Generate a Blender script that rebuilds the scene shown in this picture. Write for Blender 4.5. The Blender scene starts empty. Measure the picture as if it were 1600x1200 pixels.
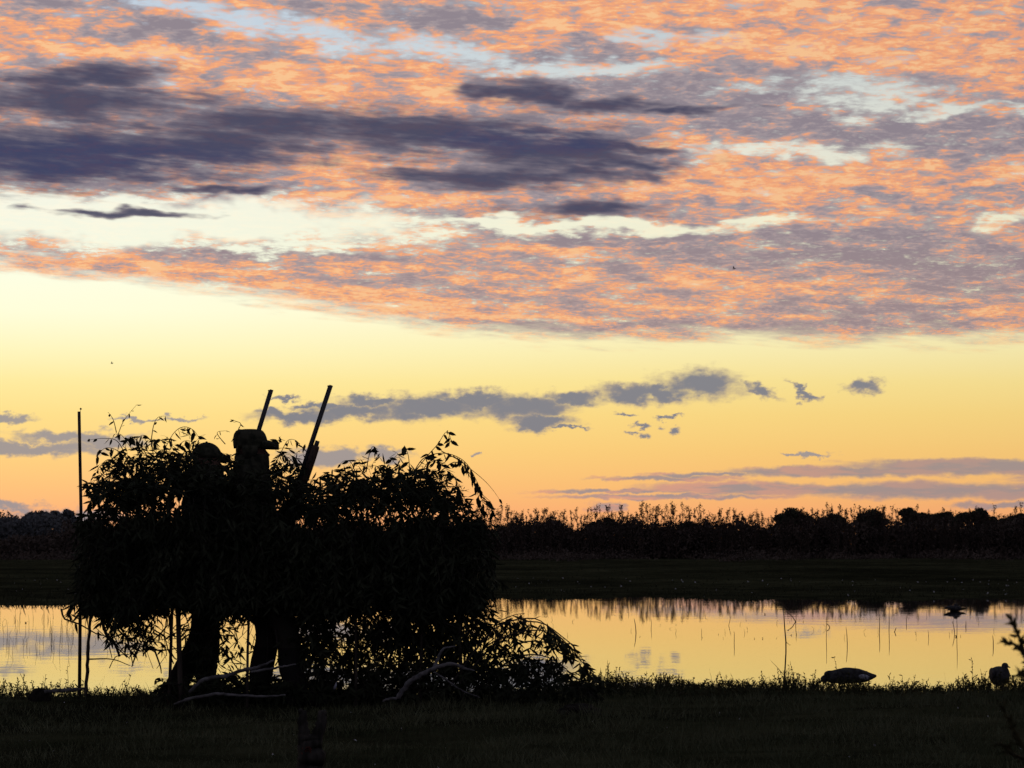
import bpy, bmesh, math, random
import numpy as np
from mathutils import Vector, Matrix, Euler

random.seed(7)
RNG = np.random.default_rng(11)
scene = bpy.context.scene
COL = scene.collection

# ------------------------------------------------------------------ camera
CAM_H = 1.02            # lens height above the near bank
FPX = 5000.0            # focal length in pixels of a 1600 px wide frame
HOR = 850.0             # pixel row of the horizon
cam_data = bpy.data.cameras.new("camera")
cam = bpy.data.objects.new("camera", cam_data)
COL.objects.link(cam)
cam_data.sensor_width = 36.0
cam_data.lens = FPX / 1600.0 * 36.0
cam.location = (0, 0, CAM_H)
PITCH = math.atan((HOR - 600.0) / FPX)
cam.rotation_euler = (math.radians(90) + PITCH, 0, 0)
cam_data.clip_start = 0.1
cam_data.clip_end = 20000
cam_data.dof.use_dof = True
cam_data.dof.focus_distance = 23.0
cam_data.dof.aperture_fstop = 15.0
scene.camera = cam

view = scene.view_settings
scene.display_settings.display_device = 'sRGB'
view.view_transform = 'Standard'
view.look = 'None'
view.exposure = 0.0
view.gamma = 1.0
view.use_curve_mapping = False
scene.render.resolution_x, scene.render.resolution_y = 1024, 768
scene.cycles.use_adaptive_sampling = True
scene.cycles.adaptive_threshold = 0.02
scene.cycles.adaptive_min_samples = 16
scene.cycles.max_bounces = 6
scene.cycles.diffuse_bounces = 2
scene.cycles.glossy_bounces = 3
scene.cycles.transparent_max_bounces = 8


def s2l(c):
    """8 bit sRGB triple -> linear"""
    o = []
    for v in c:
        v = v / 255.0
        o.append(v / 12.92 if v <= 0.04045 else ((v + 0.055) / 1.055) ** 2.4)
    return tuple(o)


# ------------------------------------------------------------------ world: the dusk sky, a function of direction only
world = bpy.data.worlds.new("World")
scene.world = world
world.use_nodes = True
WT = world.node_tree
WT.nodes.clear()


class E:
    """a node socket with arithmetic"""
    def __init__(self, s):
        self.s = s

    def __add__(a, b): return mth('ADD', a, b)
    __radd__ = __add__
    def __sub__(a, b): return mth('SUBTRACT', a, b)
    def __rsub__(a, b): return mth('SUBTRACT', b, a)
    def __mul__(a, b): return mth('MULTIPLY', a, b)
    __rmul__ = __mul__
    def __truediv__(a, b): return mth('DIVIDE', a, b)
    def __rtruediv__(a, b): return mth('DIVIDE', b, a)
    def __neg__(a): return mth('MULTIPLY', a, -1.0)


def put(sock, v):
    if isinstance(v, E):
        WT.links.new(v.s, sock)
    else:
        if sock.type == 'RGBA' and len(v) == 3:
            v = (*v, 1.0)
        sock.default_value = v


def mth(op, *a):
    n = WT.nodes.new('ShaderNodeMath')
    n.operation = op
    for i, v in enumerate(a):
        put(n.inputs[i], v)
    return E(n.outputs[0])


def mx(a, b): return mth('MAXIMUM', a, b)
def mn(a, b): return mth('MINIMUM', a, b)


def clamp01(a):
    n = WT.nodes.new('ShaderNodeClamp')
    put(n.inputs[0], a)
    return E(n.outputs[0])


def sstep(a, lo, hi):
    n = WT.nodes.new('ShaderNodeMapRange')
    n.interpolation_type = 'SMOOTHSTEP'
    put(n.inputs['Value'], a)
    n.inputs['From Min'].default_value = lo
    n.inputs['From Max'].default_value = hi
    n.inputs['To Min'].default_value = 0.0
    n.inputs['To Max'].default_value = 1.0
    return E(n.outputs[0])


def mixc(f, a, b, mode='MIX'):
    n = WT.nodes.new('ShaderNodeMix')
    n.data_type = 'RGBA'
    n.blend_type = mode
    put(n.inputs['Factor'], f)
    put(n.inputs[6], a)
    put(n.inputs[7], b)
    return E(n.outputs[2])


def comb(x, y, z=0.0):
    n = WT.nodes.new('ShaderNodeCombineXYZ')
    for i, v in enumerate((x, y, z)):
        put(n.inputs[i], v)
    return E(n.outputs[0])


def vadd(a, b):
    n = WT.nodes.new('ShaderNodeVectorMath')
    n.operation = 'ADD'
    put(n.inputs[0], a)
    put(n.inputs[1], b)
    return E(n.outputs[0])


def vscale(a, b):
    n = WT.nodes.new('ShaderNodeVectorMath')
    n.operation = 'MULTIPLY'
    put(n.inputs[0], a)
    put(n.inputs[1], b)
    return E(n.outputs[0])


def noise(vec, scale, detail=3.0, rough=0.55, color=False):
    n = WT.nodes.new('ShaderNodeTexNoise')
    n.noise_dimensions = '2D'
    put(n.inputs['Vector'], vec)
    n.inputs['Scale'].default_value = scale
    n.inputs['Detail'].default_value = detail
    n.inputs['Roughness'].default_value = rough
    return E(n.outputs['Color' if color else 0])


def ramp(f, stops):
    n = WT.nodes.new('ShaderNodeValToRGB')
    n.color_ramp.interpolation = 'B_SPLINE' if False else 'EASE'
    n.color_ramp.interpolation = 'LINEAR'
    el = n.color_ramp.elements
    while len(el) < len(stops):
        el.new(0.5)
    for e, (p, c) in zip(el, stops):
        e.position = p
        e.color = (*s2l(c), 1.0)
    put(n.inputs[0], f)
    return E(n.outputs[0])


def vmath(op, *a):
    n = WT.nodes.new('ShaderNodeVectorMath')
    n.operation = op
    for i, v in enumerate(a):
        put(n.inputs[i], v)
    return E(n.outputs[0])


def blob(vec, lst):
    """smallest normalised distance to a list of clouds (px, py, rx, ry[, tilt]); three ellipses at a time"""
    sp = WT.nodes.new('ShaderNodeSeparateXYZ')
    put(sp.inputs[0], vec)
    uu = comb(E(sp.outputs[0]), E(sp.outputs[0]), E(sp.outputs[0]))
    vv = comb(E(sp.outputs[1]), E(sp.outputs[1]), E(sp.outputs[1]))
    lst = list(lst)
    while len(lst) % 3:
        lst.append(lst[-1])
    acc = None
    for i in range(0, len(lst), 3):
        k = []
        for b in lst[i:i + 3]:
            cx, cy = (b[0] - 800) / 1000, (HOR - b[1]) / 1000
            rx, ry = b[2] / 1000, b[3] / 1000
            t = math.tan(math.radians(b[4])) if len(b) > 4 else 0.0
            k.append((1 / rx, -cx / rx, 1 / ry, -t / ry, (t * cx - cy) / ry))
        col = lambda j: tuple(q[j] for q in k)
        if acc is not None:                       # keeps the evaluation in order
            uu = vmath('MULTIPLY_ADD', acc, (1e-12,) * 3, uu)
        dx = vmath('MULTIPLY_ADD', uu, col(0), col(1))
        dy = vmath('MULTIPLY_ADD', vv, col(2), col(4))
        if any(col(3)):
            dy = vmath('MULTIPLY_ADD', uu, col(3), dy)
        d = vmath('MULTIPLY_ADD', dy, dy, vmath('MULTIPLY', dx, dx))
        acc = d if acc is None else vmath('MINIMUM', acc, d)
    s3 = WT.nodes.new('ShaderNodeSeparateXYZ')
    put(s3.inputs[0], acc)
    m = mn(mn(E(s3.outputs[0]), E(s3.outputs[1])), E(s3.outputs[2]))
    return mth('SQRT', m)


def background(c):
    n = WT.nodes.new('ShaderNodeBackground')
    put(n.inputs[0], c)
    return E(n.outputs[0])


def mixs(f, a, b):
    n = WT.nodes.new('ShaderNodeMixShader')
    put(n.inputs[0], f)
    put(n.inputs[1], a)
    put(n.inputs[2], b)
    return E(n.outputs[0])


CLOUD_STOPS = [(0.08, (132, 129, 143)), (0.32, (157, 150, 158)), (0.47, (190, 159, 152)), (0.60, (234, 163, 128)),
               (0.74, (252, 169, 114)), (0.95, (255, 200, 144))]


def build_world():
    tc = WT.nodes.new('ShaderNodeTexCoord')
    sep = WT.nodes.new('ShaderNodeSeparateXYZ')
    WT.links.new(tc.outputs['Generated'], sep.inputs[0])
    x, y, z = (E(sep.outputs[i]) for i in range(3))
    az = mth('ARCTAN2', x, y)
    el = mth('ARCSINE', z)
    u = az * 5.0
    v = el * 5.0
    uv = comb(u, v)

    # clear air: warm afterglow at the horizon, paling upwards, blue-grey towards the zenith
    vr = clamp01(mth('POWER', mx(v, 0.0) / 7.86, 0.5))
    P = lambda py: math.sqrt(max(0.0, (HOR - py) / 1000) / 7.86)
    Q = lambda vv: math.sqrt(vv / 7.86)
    clear = ramp(vr, [
        (0.0, (246, 160, 108)), (P(800), (254, 178, 114)), (P(760), (254, 192, 116)), (P(705), (254, 207, 121)),
        (P(650), (254, 219, 131)), (P(600), (254, 230, 148)), (P(550), (254, 241, 178)), (P(490), (255, 249, 205)),
        (P(410), (250, 250, 216)), (P(320), (250, 248, 219)), (P(200), (234, 237, 224)), (P(60), (202, 214, 217)),
        (Q(1.25), (146, 166, 184)), (Q(2.4), (100, 122, 150)), (Q(4.0), (74, 94, 122)), (Q(7.86), (60, 76, 104))])
    # the glow lies a little to the left of the view and sinks into blue away from it
    dq = (u + 0.62) / 4.5
    side = mth('EXPONENT', -(dq * dq))
    core = ((u + 0.78) / 0.9)
    core = mth('EXPONENT', -(core * core))
    tint = mixc(core, (0.98, 0.965, 0.94), (1.02, 1.05, 1.16))
    clear = mixc(1.0, clear, tint, 'MULTIPLY')
    sky = WT.nodes.new('ShaderNodeTexSky')
    sky.sky_type = 'NISHITA'
    sky.sun_disc = False
    sky.sun_elevation = SUN_EL
    sky.sun_rotation = SUN_AZ
    sky.altitude = 20
    sky.air_density = 1.6
    sky.dust_density = 2.0
    nis = mixc(1.0, E(sky.outputs[0]), (0.06, 0.06, 0.06), 'MULTIPLY')
    dusk = ramp(vr, [(0.0, (92, 84, 104)), (Q(0.5), (96, 98, 122)), (Q(2.4), (82, 96, 124)), (Q(7.86), (60, 76, 104))])
    dusk = mixc(1.0, dusk, nis, 'ADD')
    clear = mixc(side, dusk, clear)

    zc = mx(z, 0.0) + 0.11
    q = comb(x / zc, y / zc)
    unlit = mx(sstep(v, 0.9, 2.6), 1.0 - side)      # overhead and behind, the deck is no longer lit from below

    # ---------------- the high dappled deck in front
    uvt = comb(u, v + u * 0.07)                 # the cloud rows dip a little to the right
    streak = noise(vscale(uvt, (3.2, 30.0, 1.0)), 1.0, 4.0, 0.62)
    streakf = noise(vscale(vadd(uvt, (3.3, 1.7, 0)), (10.0, 80.0, 1.0)), 1.0, 4.0, 0.62)
    wq = vadd(noise(vscale(q, (1.0, 0.6, 1.0)), 16.0, 1.0, 0.5, color=True), (-0.5, -0.5, -0.5))
    q2 = vadd(q, vscale(wq, (0.022, 0.03, 0.0)))
    cell = noise(vscale(q2, (0.9, 0.85, 1.0)), 30.0, 4.0, 0.60)
    puff = noise(vscale(vadd(q2, (7.3, 2.1, 0)), (0.85, 0.95, 1.0)), 100.0, 2.0, 0.55)
    mid = noise(vscale(vadd(q, (3.1, 8.7, 0)), (1.0, 0.8, 1.0)), 12.0, 3.0, 0.58)
    ve = 0.312 + 0.118 * mth('POWER', clamp01((0.12 - u) / 0.92), 1.1)
    deck = sstep(v - ve + (streak - 0.5) * 0.07 + (streakf - 0.5) * 0.04, -0.012, 0.030)
    foot = sstep(v, 0.56, 0.36)
    wob = vadd(noise(vscale(uv, (1.0, 2.5, 1.0)), 8.0, 3.0, 0.6, color=True), (-0.5, -0.5, -0.5))
    uvw = vadd(uv, vscale(wob, (0.34, 0.075, 0.0)))
    lanes = blob(uvw, [
        (250, 350, 400, 46), (20, 335, 330, 36), (560, 362, 220, 30), (900, 356, 330, 14), (1190, 352, 120, 12),
        (430, 45, 200, 24, -10), (660, 78, 160, 24, -6), (270, 12, 110, 14), (1330, 150, 150, 26, -6), (1470, 180, 130, 16),
        (1270, 242, 150, 15), (880, 105, 160, 18), (1040, 60, 90, 12), (1590, 345, 90, 13), (450, 395, 140, 12)])
    tones_l = blob(uvw, [
        (1300, 62, 460, 70), (1150, 15, 320, 30), (60, 65, 190, 34), (240, 88, 170, 28, -6), (480, 122, 250, 34), (690, 150, 160, 28),
        (520, 262, 140, 40), (640, 305, 200, 16), (900, 45, 170, 40), (1150, 225, 170, 24), (1200, 290, 300, 34), (1440, 270, 200, 20),
        (1080, 440, 260, 34, -5), (860, 402, 140, 20), (500, 460, 220, 22, -5), (180, 412, 170, 15, -5), (760, 490, 240, 15), (1490, 105, 200, 40)])
    tones_g = blob(uvw, [
        (1350, 205, 330, 42, -3), (1200, 140, 220, 40), (960, 372, 270, 22), (1330, 395, 340, 34), (1560, 425, 200, 40), (1000, 425, 300, 12, -5),
        (700, 30, 130, 16), (200, 58, 160, 20, -6), (60, 18, 120, 13), (900, 92, 170, 24), (1040, 130, 170, 26), (820, 508, 260, 10),
        (1280, 512, 320, 12), (1350, 480, 240, 13), (420, 403, 220, 9)])
    litf = sstep(tones_l, 1.35, 0.25)
    greyf = sstep(tones_g, 1.35, 0.25)
    dap = (cell - 0.5) * (1.5 - foot * 0.5) + (puff - 0.5) * (0.25 + mid * 0.8 + foot * 0.45)
    dap = dap + (0.75 + foot * 0.75) * ((streakf - 0.5) * 0.85 + (streak - 0.5) * 0.6)
    tone = 0.47 + dap + (litf - 0.45) * 0.29 - (greyf - 0.35) * 0.33 + (mid - 0.5) * 0.9
    cl = mixc(0.14, ramp(clamp01(tone), CLOUD_STOPS), s2l((208, 166, 150)))
    cl = mixc(foot, cl, mixc(0.10, cl, s2l((250, 178, 112))))
    cl = mixc(unlit, cl, mixc(clamp01(tone), s2l((82, 84, 104)), s2l((128, 115, 120))))
    gapf = sstep(lanes, 1.5, 0.35)
    gap = sstep(gapf * 0.62 + (mid - 0.5) * 0.9 - dap * 0.85 + (streak - 0.5) * 0.4, 0.06, 0.84)
    gap = mx(gap, sstep(blob(uvw, [(280, 350, 410, 40), (40, 335, 300, 30), (900, 354, 260, 9)]), 1.2, 0.6))
    col = mixc(deck * (1.0 - gap * 0.92), clear, cl)
    # dark lower bank of stratus
    uvd = vadd(uv, vscale(wob, (0.26, 0.034, 0.0)))
    dk = blob(uvd, [
        (80, 246, 350, 58), (-120, 252, 330, 60), (330, 228, 210, 46), (430, 198, 270, 36), (130, 165, 240, 34), (60, 272, 330, 26), (110, 128, 150, 20, 3), (640, 212, 270, 36),
        (860, 240, 210, 46), (780, 275, 190, 22), (980, 255, 110, 14), (930, 275, 120, 18), (830, 150, 90, 28, -5), (940, 165, 130, 17), (1050, 173, 80, 7),
        (930, 326, 125, 17), (205, 337, 115, 7), (350, 300, 130, 8), (1000, 232, 110, 9, -5)])
    dkd = 1.0 - dk + (streakf - 0.5) * 1.2 + (streak - 0.5) * 0.5
    dmask = sstep(dkd, -0.35, 0.46)
    thick = sstep(dkd + (streak - 0.5) * 0.5, 0.05, 0.85)
    navy = sstep(blob(uvd, [(90, 256, 400, 42), (-200, 260, 300, 46), (830, 222, 150, 26)]), 1.3, 0.3)
    dcol = mixc(thick, s2l((120, 112, 124)), s2l((73, 73, 96)))
    dcol = mixc(navy * thick * 0.9, dcol, s2l((58, 64, 98)))
    col = mixc(dmask * 0.97, col, dcol)
    high = background(col)

    # ---------------- ragged cumulus below the deck, close to the horizon
    lf = noise(vscale(vadd(uv, (5.3, 9.7, 0)), (8.0, 62.0, 1.0)), 1.0, 4.0, 0.62)
    w3 = vadd(noise(vscale(uv, (1.0, 1.7, 1.0)), 24.0, 4.0, 0.62, color=True), (-0.5, -0.5, -0.5))
    uv3 = vadd(uv, vscale(w3, (0.075, 0.040, 0.0)))
    cu = blob(uv3, [
        (475, 652, 80, 11), (545, 645, 85, 14), (580, 626, 56, 11), (670, 638, 105, 18), (745, 626, 90, 15), (820, 636, 80, 20), (845, 660, 55, 12),
        (890, 622, 48, 12), (985, 617, 60, 16), (1035, 612, 46, 16), (1092, 601, 68, 25), (1190, 612, 30, 10, -15), (1250, 611, 22, 8, -35), (1345, 605, 29, 14),
        (1056, 677, 13, 7), (1012, 666, 17, 4), (975, 651, 13, 4), (993, 677, 15, 4), (1045, 654, 17, 3), (890, 669, 40, 3), (440, 622, 26, 4), (435, 648, 40, 7), (500, 634, 50, 6)])
    cu2 = blob(uv3, [
        (495, 714, 66, 17), (545, 711, 30, 14), (605, 712, 40, 11), (745, 709, 10, 3), (15, 658, 42, 8), (40, 703, 150, 12), (110, 684, 90, 10), (170, 692, 60, 14), (285, 653, 36, 4), (215, 656, 46, 4),
        (20, 791, 50, 10), (-60, 792, 80, 14), (110, 806, 90, 12), (1260, 711, 38, 4)])
    uv4 = vadd(uv, vscale(w3, (0.10, 0.016, 0.0)))
    bands = blob(uv4, [
        (1520, 731, 220, 13), (1290, 738, 190, 9), (1040, 748, 110, 4), (1150, 764, 170, 11), (1420, 767, 250, 14), (960, 768, 130, 4), (1040, 777, 190, 4), (1640, 770, 160, 14), (945, 791, 34, 8), (1570, 791, 100, 6),
        (1100, 742, 90, 4), (1900, 750, 300, 24)])
    f1 = sstep(1.0 - cu + (lf - 0.5) * 0.7, -0.40, 0.48)
    f2 = sstep(1.0 - cu2 + (lf - 0.5) * 0.7, -0.30, 0.50)
    f3 = sstep(1.0 - bands + (lf - 0.5) * 1.3, -0.30, 0.45)
    cgrey = mixc(sstep(1.0 - cu, -0.05, 0.6), s2l((170, 154, 140)), s2l((124, 126, 138)))
    lcol = mixc(f1 * 0.95, clear, cgrey)
    lcol = mixc(f2 * 0.90, lcol, s2l((150, 145, 150)))
    bcol = mixc(sstep(lf, 0.42, 0.62), s2l((154, 141, 144)), s2l((214, 154, 134)))
    bcol = mixc(sstep(u, 0.1, 0.7) * 0.7, bcol, s2l((150, 138, 140)))
    lcol = mixc(f3 * 0.90, lcol, bcol)
    lowb = background(lcol)

    # ---------------- the rest of the sky: the same broken deck, drifting on overhead and behind
    c2 = noise(vscale(q, (1.0, 0.55, 1.0)), 30.0, 3.0, 0.6)
    m2 = noise(q, 6.0, 2.0, 0.55)
    t2 = clamp01(0.47 + (c2 - 0.5) * 2.2 + (m2 - 0.5) * 1.0)
    k2 = ramp(t2, CLOUD_STOPS)
    k2 = mixc(unlit, k2, mixc(t2, s2l((82, 84, 104)), s2l((128, 115, 120))))
    cov = sstep(v, 0.28, 0.40) * sstep(m2 + c2 * 0.5, 0.62, 0.80)
    rest = background(mixc(cov, clear, mixc(0.15, k2, clear)))

    front = mixs(sstep(v, 0.280, 0.292), lowb, high)
    away = mx(sstep(mth('ABSOLUTE', u), 1.15, 1.5), sstep(v, 1.0, 1.3))
    allsky = mixs(away, front, rest)
    land = background((0.02, 0.02, 0.018))
    allsky = mixs(sstep(v, -0.02, -0.12), allsky, land)
    out = WT.nodes.new('ShaderNodeOutputWorld')
    WT.links.new(allsky.s, out.inputs[0])


SUN_EL = math.radians(-1.2)
SUN_AZ = math.radians(-9.0)
build_world()

# the sun itself, just gone below the horizon
sun_data = bpy.data.lights.new("sun", 'SUN')
sun = bpy.data.objects.new("sun", sun_data)
COL.objects.link(sun)
sun_data.energy = 0.06
sun_data.angle = math.radians(4)
sun_data.color = (1.0, 0.62, 0.34)
sd = Vector((math.sin(SUN_AZ) * math.cos(SUN_EL), math.cos(SUN_AZ) * math.cos(SUN_EL), math.sin(SUN_EL)))
sun.rotation_euler = (-sd).to_track_quat('-Z', 'Y').to_euler()

# ------------------------------------------------------------------ helpers
def P(px, py, Y):
    """point of the place seen at photograph pixel (px, py) at distance Y in front of the viewer"""
    xc, yc = (px - 800.0) / FPX, (600.0 - py) / FPX
    cy, sy = math.cos(PITCH), math.sin(PITCH)
    dy, dz = cy - yc * sy, sy + yc * cy
    t = Y / dy
    return Vector((xc * t, Y, CAM_H + dz * t))


WATER_Z = -0.25
_g = np.random.default_rng(3)
_ph = _g.uniform(0, 6.28, (7, 2))
_fr = np.array([(0.9, 1.3), (2.1, 0.7), (3.7, 2.9), (0.35, 0.22), (5.1, 4.3), (0.12, 0.05), (0.05, 0.09)])
_am = np.array([0.012, 0.010, 0.006, 0.018, 0.004, 0.03, 0.05])


def smooth(a, b, t):
    t = np.clip((t - a) / (b - a), 0, 1)
    return t * t * (3 - 2 * t)


def ground_z(x, y):
    x = np.asarray(x, float)
    y = np.asarray(y, float)
    near = np.zeros_like(x + y)
    for k in range(7):
        near = near + _am[k] * np.sin(_fr[k][0] * x + _ph[k][0]) * np.sin(_fr[k][1] * y + _ph[k][1])
    shore = 0.5 * np.sin(0.55 * x + 1.0) + 0.3 * np.sin(1.7 * x)          # uneven near shore
    far = 2.0 * np.sin(0.23 * x + 0.5) + 1.6 * np.sin(0.61 * x) + 1.2 * np.sin(1.7 * x + 2) - 4.5 * (1 - smooth(-11.0, -3.0, x))
    drop = smooth(22.2 + 0.4 * shore, 28.5 + shore, y)
    rise = smooth(64.5 + far, 77.0 + far, y)
    endl = smooth(60.0, 75.0, np.abs(x + 3.0))                            # the pond ends to the sides
    basin = drop * (1 - rise) * (1 - endl)
    land = 0.0 - 0.19 * smooth(50, 66, y) + 0.22 * smooth(110, 260, y)
    z = land * (1 - basin) + (-0.48) * basin
    amp = 0.5 + 0.5 * (1 - basin)
    return z + near * amp * (1 - 0.5 * smooth(60, 80, y))


def nodes_of(name):
    m = bpy.data.materials.new(name)
    m.use_nodes = True
    nt = m.node_tree
    return m, nt, nt.nodes['Principled BSDF']


def mat(name, c1, c2=None, scale=8.0, rough=0.85, detail=4.0, stretch=(1, 1, 1), bump=0.0, spec=0.25, space='Object', lo=0.35, hi=0.65):
    """two-tone procedural surface with noise-driven colour and optional relief"""
    m, nt, b = nodes_of(name)
    b.inputs['Roughness'].default_value = rough
    b.inputs['Specular IOR Level'].default_value = spec
    tc = nt.nodes.new('ShaderNodeTexCoord')
    mp = nt.nodes.new('ShaderNodeMapping')
    mp.inputs['Scale'].default_value = stretch
    nt.links.new(tc.outputs[space], mp.inputs[0])
    n = nt.nodes.new('ShaderNodeTexNoise')
    n.inputs['Scale'].default_value = scale
    n.inputs['Detail'].default_value = detail
    nt.links.new(mp.outputs[0], n.inputs['Vector'])
    r = nt.nodes.new('ShaderNodeValToRGB')
    r.color_ramp.elements[0].position = lo
    r.color_ramp.elements[1].position = hi
    r.color_ramp.elements[0].color = (*c1, 1)
    r.color_ramp.elements[1].color = (*(c2 or c1), 1)
    nt.links.new(n.outputs[0], r.inputs[0])
    nt.links.new(r.outputs[0], b.inputs['Base Color'])
    if bump:
        bp = nt.nodes.new('ShaderNodeBump')
        bp.inputs['Strength'].default_value = 1.0
        bp.inputs['Distance'].default_value = bump
        nt.links.new(n.outputs[0], bp.inputs['Height'])
        nt.links.new(bp.outputs[0], b.inputs['Normal'])
    return m


M = {}
M['ground'] = mat('pasture', (0.030, 0.032, 0.018), (0.068, 0.068, 0.040), 1.6, 0.95, 8, bump=0.03, spec=0.0)


def patchy(m, scale, stretch, lo=0.45):
    """broad darker and lighter patches of sward over a surface colour"""
    nt = m.node_tree
    b = nt.nodes['Principled BSDF']
    src = b.inputs['Base Color'].links[0].from_socket
    tc = nt.nodes.new('ShaderNodeTexCoord')
    mp = nt.nodes.new('ShaderNodeMapping')
    mp.inputs['Scale'].default_value = stretch
    n = nt.nodes.new('ShaderNodeTexNoise')
    n.inputs['Scale'].default_value = scale
    n.inputs['Detail'].default_value = 5
    nt.links.new(tc.outputs['Object'], mp.inputs[0])
    nt.links.new(mp.outputs[0], n.inputs['Vector'])
    rp = nt.nodes.new('ShaderNodeValToRGB')
    rp.color_ramp.elements[0].position, rp.color_ramp.elements[1].position = 0.36, 0.64
    rp.color_ramp.elements[0].color = (lo, lo, lo * 0.95, 1)
    rp.color_ramp.elements[1].color = (1.15, 1.15, 1.05, 1)
    nt.links.new(n.outputs[0], rp.inputs[0])
    mx_ = nt.nodes.new('ShaderNodeMix')
    mx_.data_type = 'RGBA'
    mx_.blend_type = 'MULTIPLY'
    mx_.inputs['Factor'].default_value = 1.0
    nt.links.new(src, mx_.inputs[6])
    nt.links.new(rp.outputs[0], mx_.inputs[7])
    nt.links.new(mx_.outputs[2], b.inputs['Base Color'])


patchy(M['ground'], 0.10, (1.0, 0.55, 1.0))
patchy(M['ground'], 0.9, (1.0, 0.7, 1.0), 0.55)
M['meadow'] = mat('meadow_grass', (0.032, 0.034, 0.018), (0.066, 0.066, 0.036), 0.25, 0.9, 4, (0.35, 1, 1), spec=0.0)
M['grass'] = mat('grass_blades', (0.056, 0.064, 0.030), (0.125, 0.128, 0.068), 1.1, 0.8, 3, spec=0.02)
M['weed'] = mat('bank_weeds', (0.020, 0.026, 0.010), (0.060, 0.050, 0.020), 2.0, 0.8, 3, spec=0.1)
M['leaf'] = mat('leaves', (0.022, 0.026, 0.014), (0.046, 0.050, 0.028), 5.0, 0.8, 3, spec=0.05)
M['twig'] = mat('twigs', (0.040, 0.034, 0.028), (0.085, 0.072, 0.058), 30, 0.9, 3, spec=0.1)
M['bark'] = mat('bark', (0.035, 0.030, 0.026), (0.080, 0.070, 0.060), 14, 0.95, 6, (3, 3, 0.6), 0.004, spec=0.1)
M['greybark'] = mat('weathered_wood', (0.07, 0.064, 0.058), (0.19, 0.178, 0.166), 22, 0.9, 6, (1, 1, 1), 0.002, spec=0.1)
M['char'] = mat('dark_stump_wood', (0.020, 0.019, 0.015), (0.060, 0.052, 0.042), 18, 0.95, 6, (2, 2, 0.5), 0.004, spec=0.05)
M['stake'] = mat('stake_wood', (0.045, 0.036, 0.028), (0.10, 0.08, 0.06), 20, 0.9, 5, (3, 3, 0.4), 0.001, spec=0.1)
M['thicket'] = mat('thicket', (0.070, 0.054, 0.042), (0.130, 0.098, 0.072), 0.6, 0.95, 4, spec=0.05)
M['sapling'] = mat('sapling_bark', (0.040, 0.030, 0.024), (0.085, 0.060, 0.044), 3, 0.95, 3, spec=0.05)
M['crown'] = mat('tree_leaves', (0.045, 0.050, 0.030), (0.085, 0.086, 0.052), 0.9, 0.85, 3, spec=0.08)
M['farcrown_hazed'] = mat('far_leaves_hazed', (0.10, 0.105, 0.10), (0.17, 0.17, 0.16), 0.5, 0.9, 3, spec=0.05)  # distance haze put into the colour: paler and greyer than the nearer crowns
M['reed'] = mat('dry_reed', (0.06, 0.045, 0.025), (0.13, 0.10, 0.06), 10, 0.8, 3, spec=0.1)
M['steel'] = mat('blued_steel', (0.020, 0.020, 0.022), (0.040, 0.040, 0.044), 12, 0.45, 3, spec=0.4)
M['walnut'] = mat('walnut', (0.030, 0.016, 0.009), (0.075, 0.040, 0.020), 9, 0.55, 5, (5, 5, 0.6), spec=0.3)
M['cap'] = mat('cap_cloth', (0.020, 0.022, 0.014), (0.065, 0.062, 0.040), 26, 0.95, 4, spec=0.05)
M['plume'] = mat('duck_plumage', (0.026, 0.025, 0.025), (0.070, 0.066, 0.062), 34, 0.85, 4, (1, 1, 1), 0.001, spec=0.1)
M['pale_plume'] = mat('pale_plumage', (0.10, 0.10, 0.11), (0.42, 0.42, 0.44), 55, 0.85, 4, spec=0.1)
M['bill'] = mat('duck_bill', (0.06, 0.05, 0.03), (0.11, 0.09, 0.05), 20, 0.6, 2, spec=0.3)
M['pale'] = mat('pale_bits', (0.35, 0.34, 0.33), (0.60, 0.58, 0.55), 30, 0.9, 2, spec=0.1)
M['bird'] = mat('bird_feathers', (0.02, 0.02, 0.02), (0.05, 0.05, 0.05), 30, 0.9, 2, spec=0.1)
M['earth'] = mat('earth_clod', (0.012, 0.010, 0.008), (0.035, 0.030, 0.022), 12, 0.98, 6, bump=0.01, spec=0.03)
M['lichen'] = mat('rusty_lichen', (0.07, 0.020, 0.014), (0.12, 0.04, 0.028), 30, 0.95, 3, spec=0.05)


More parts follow.
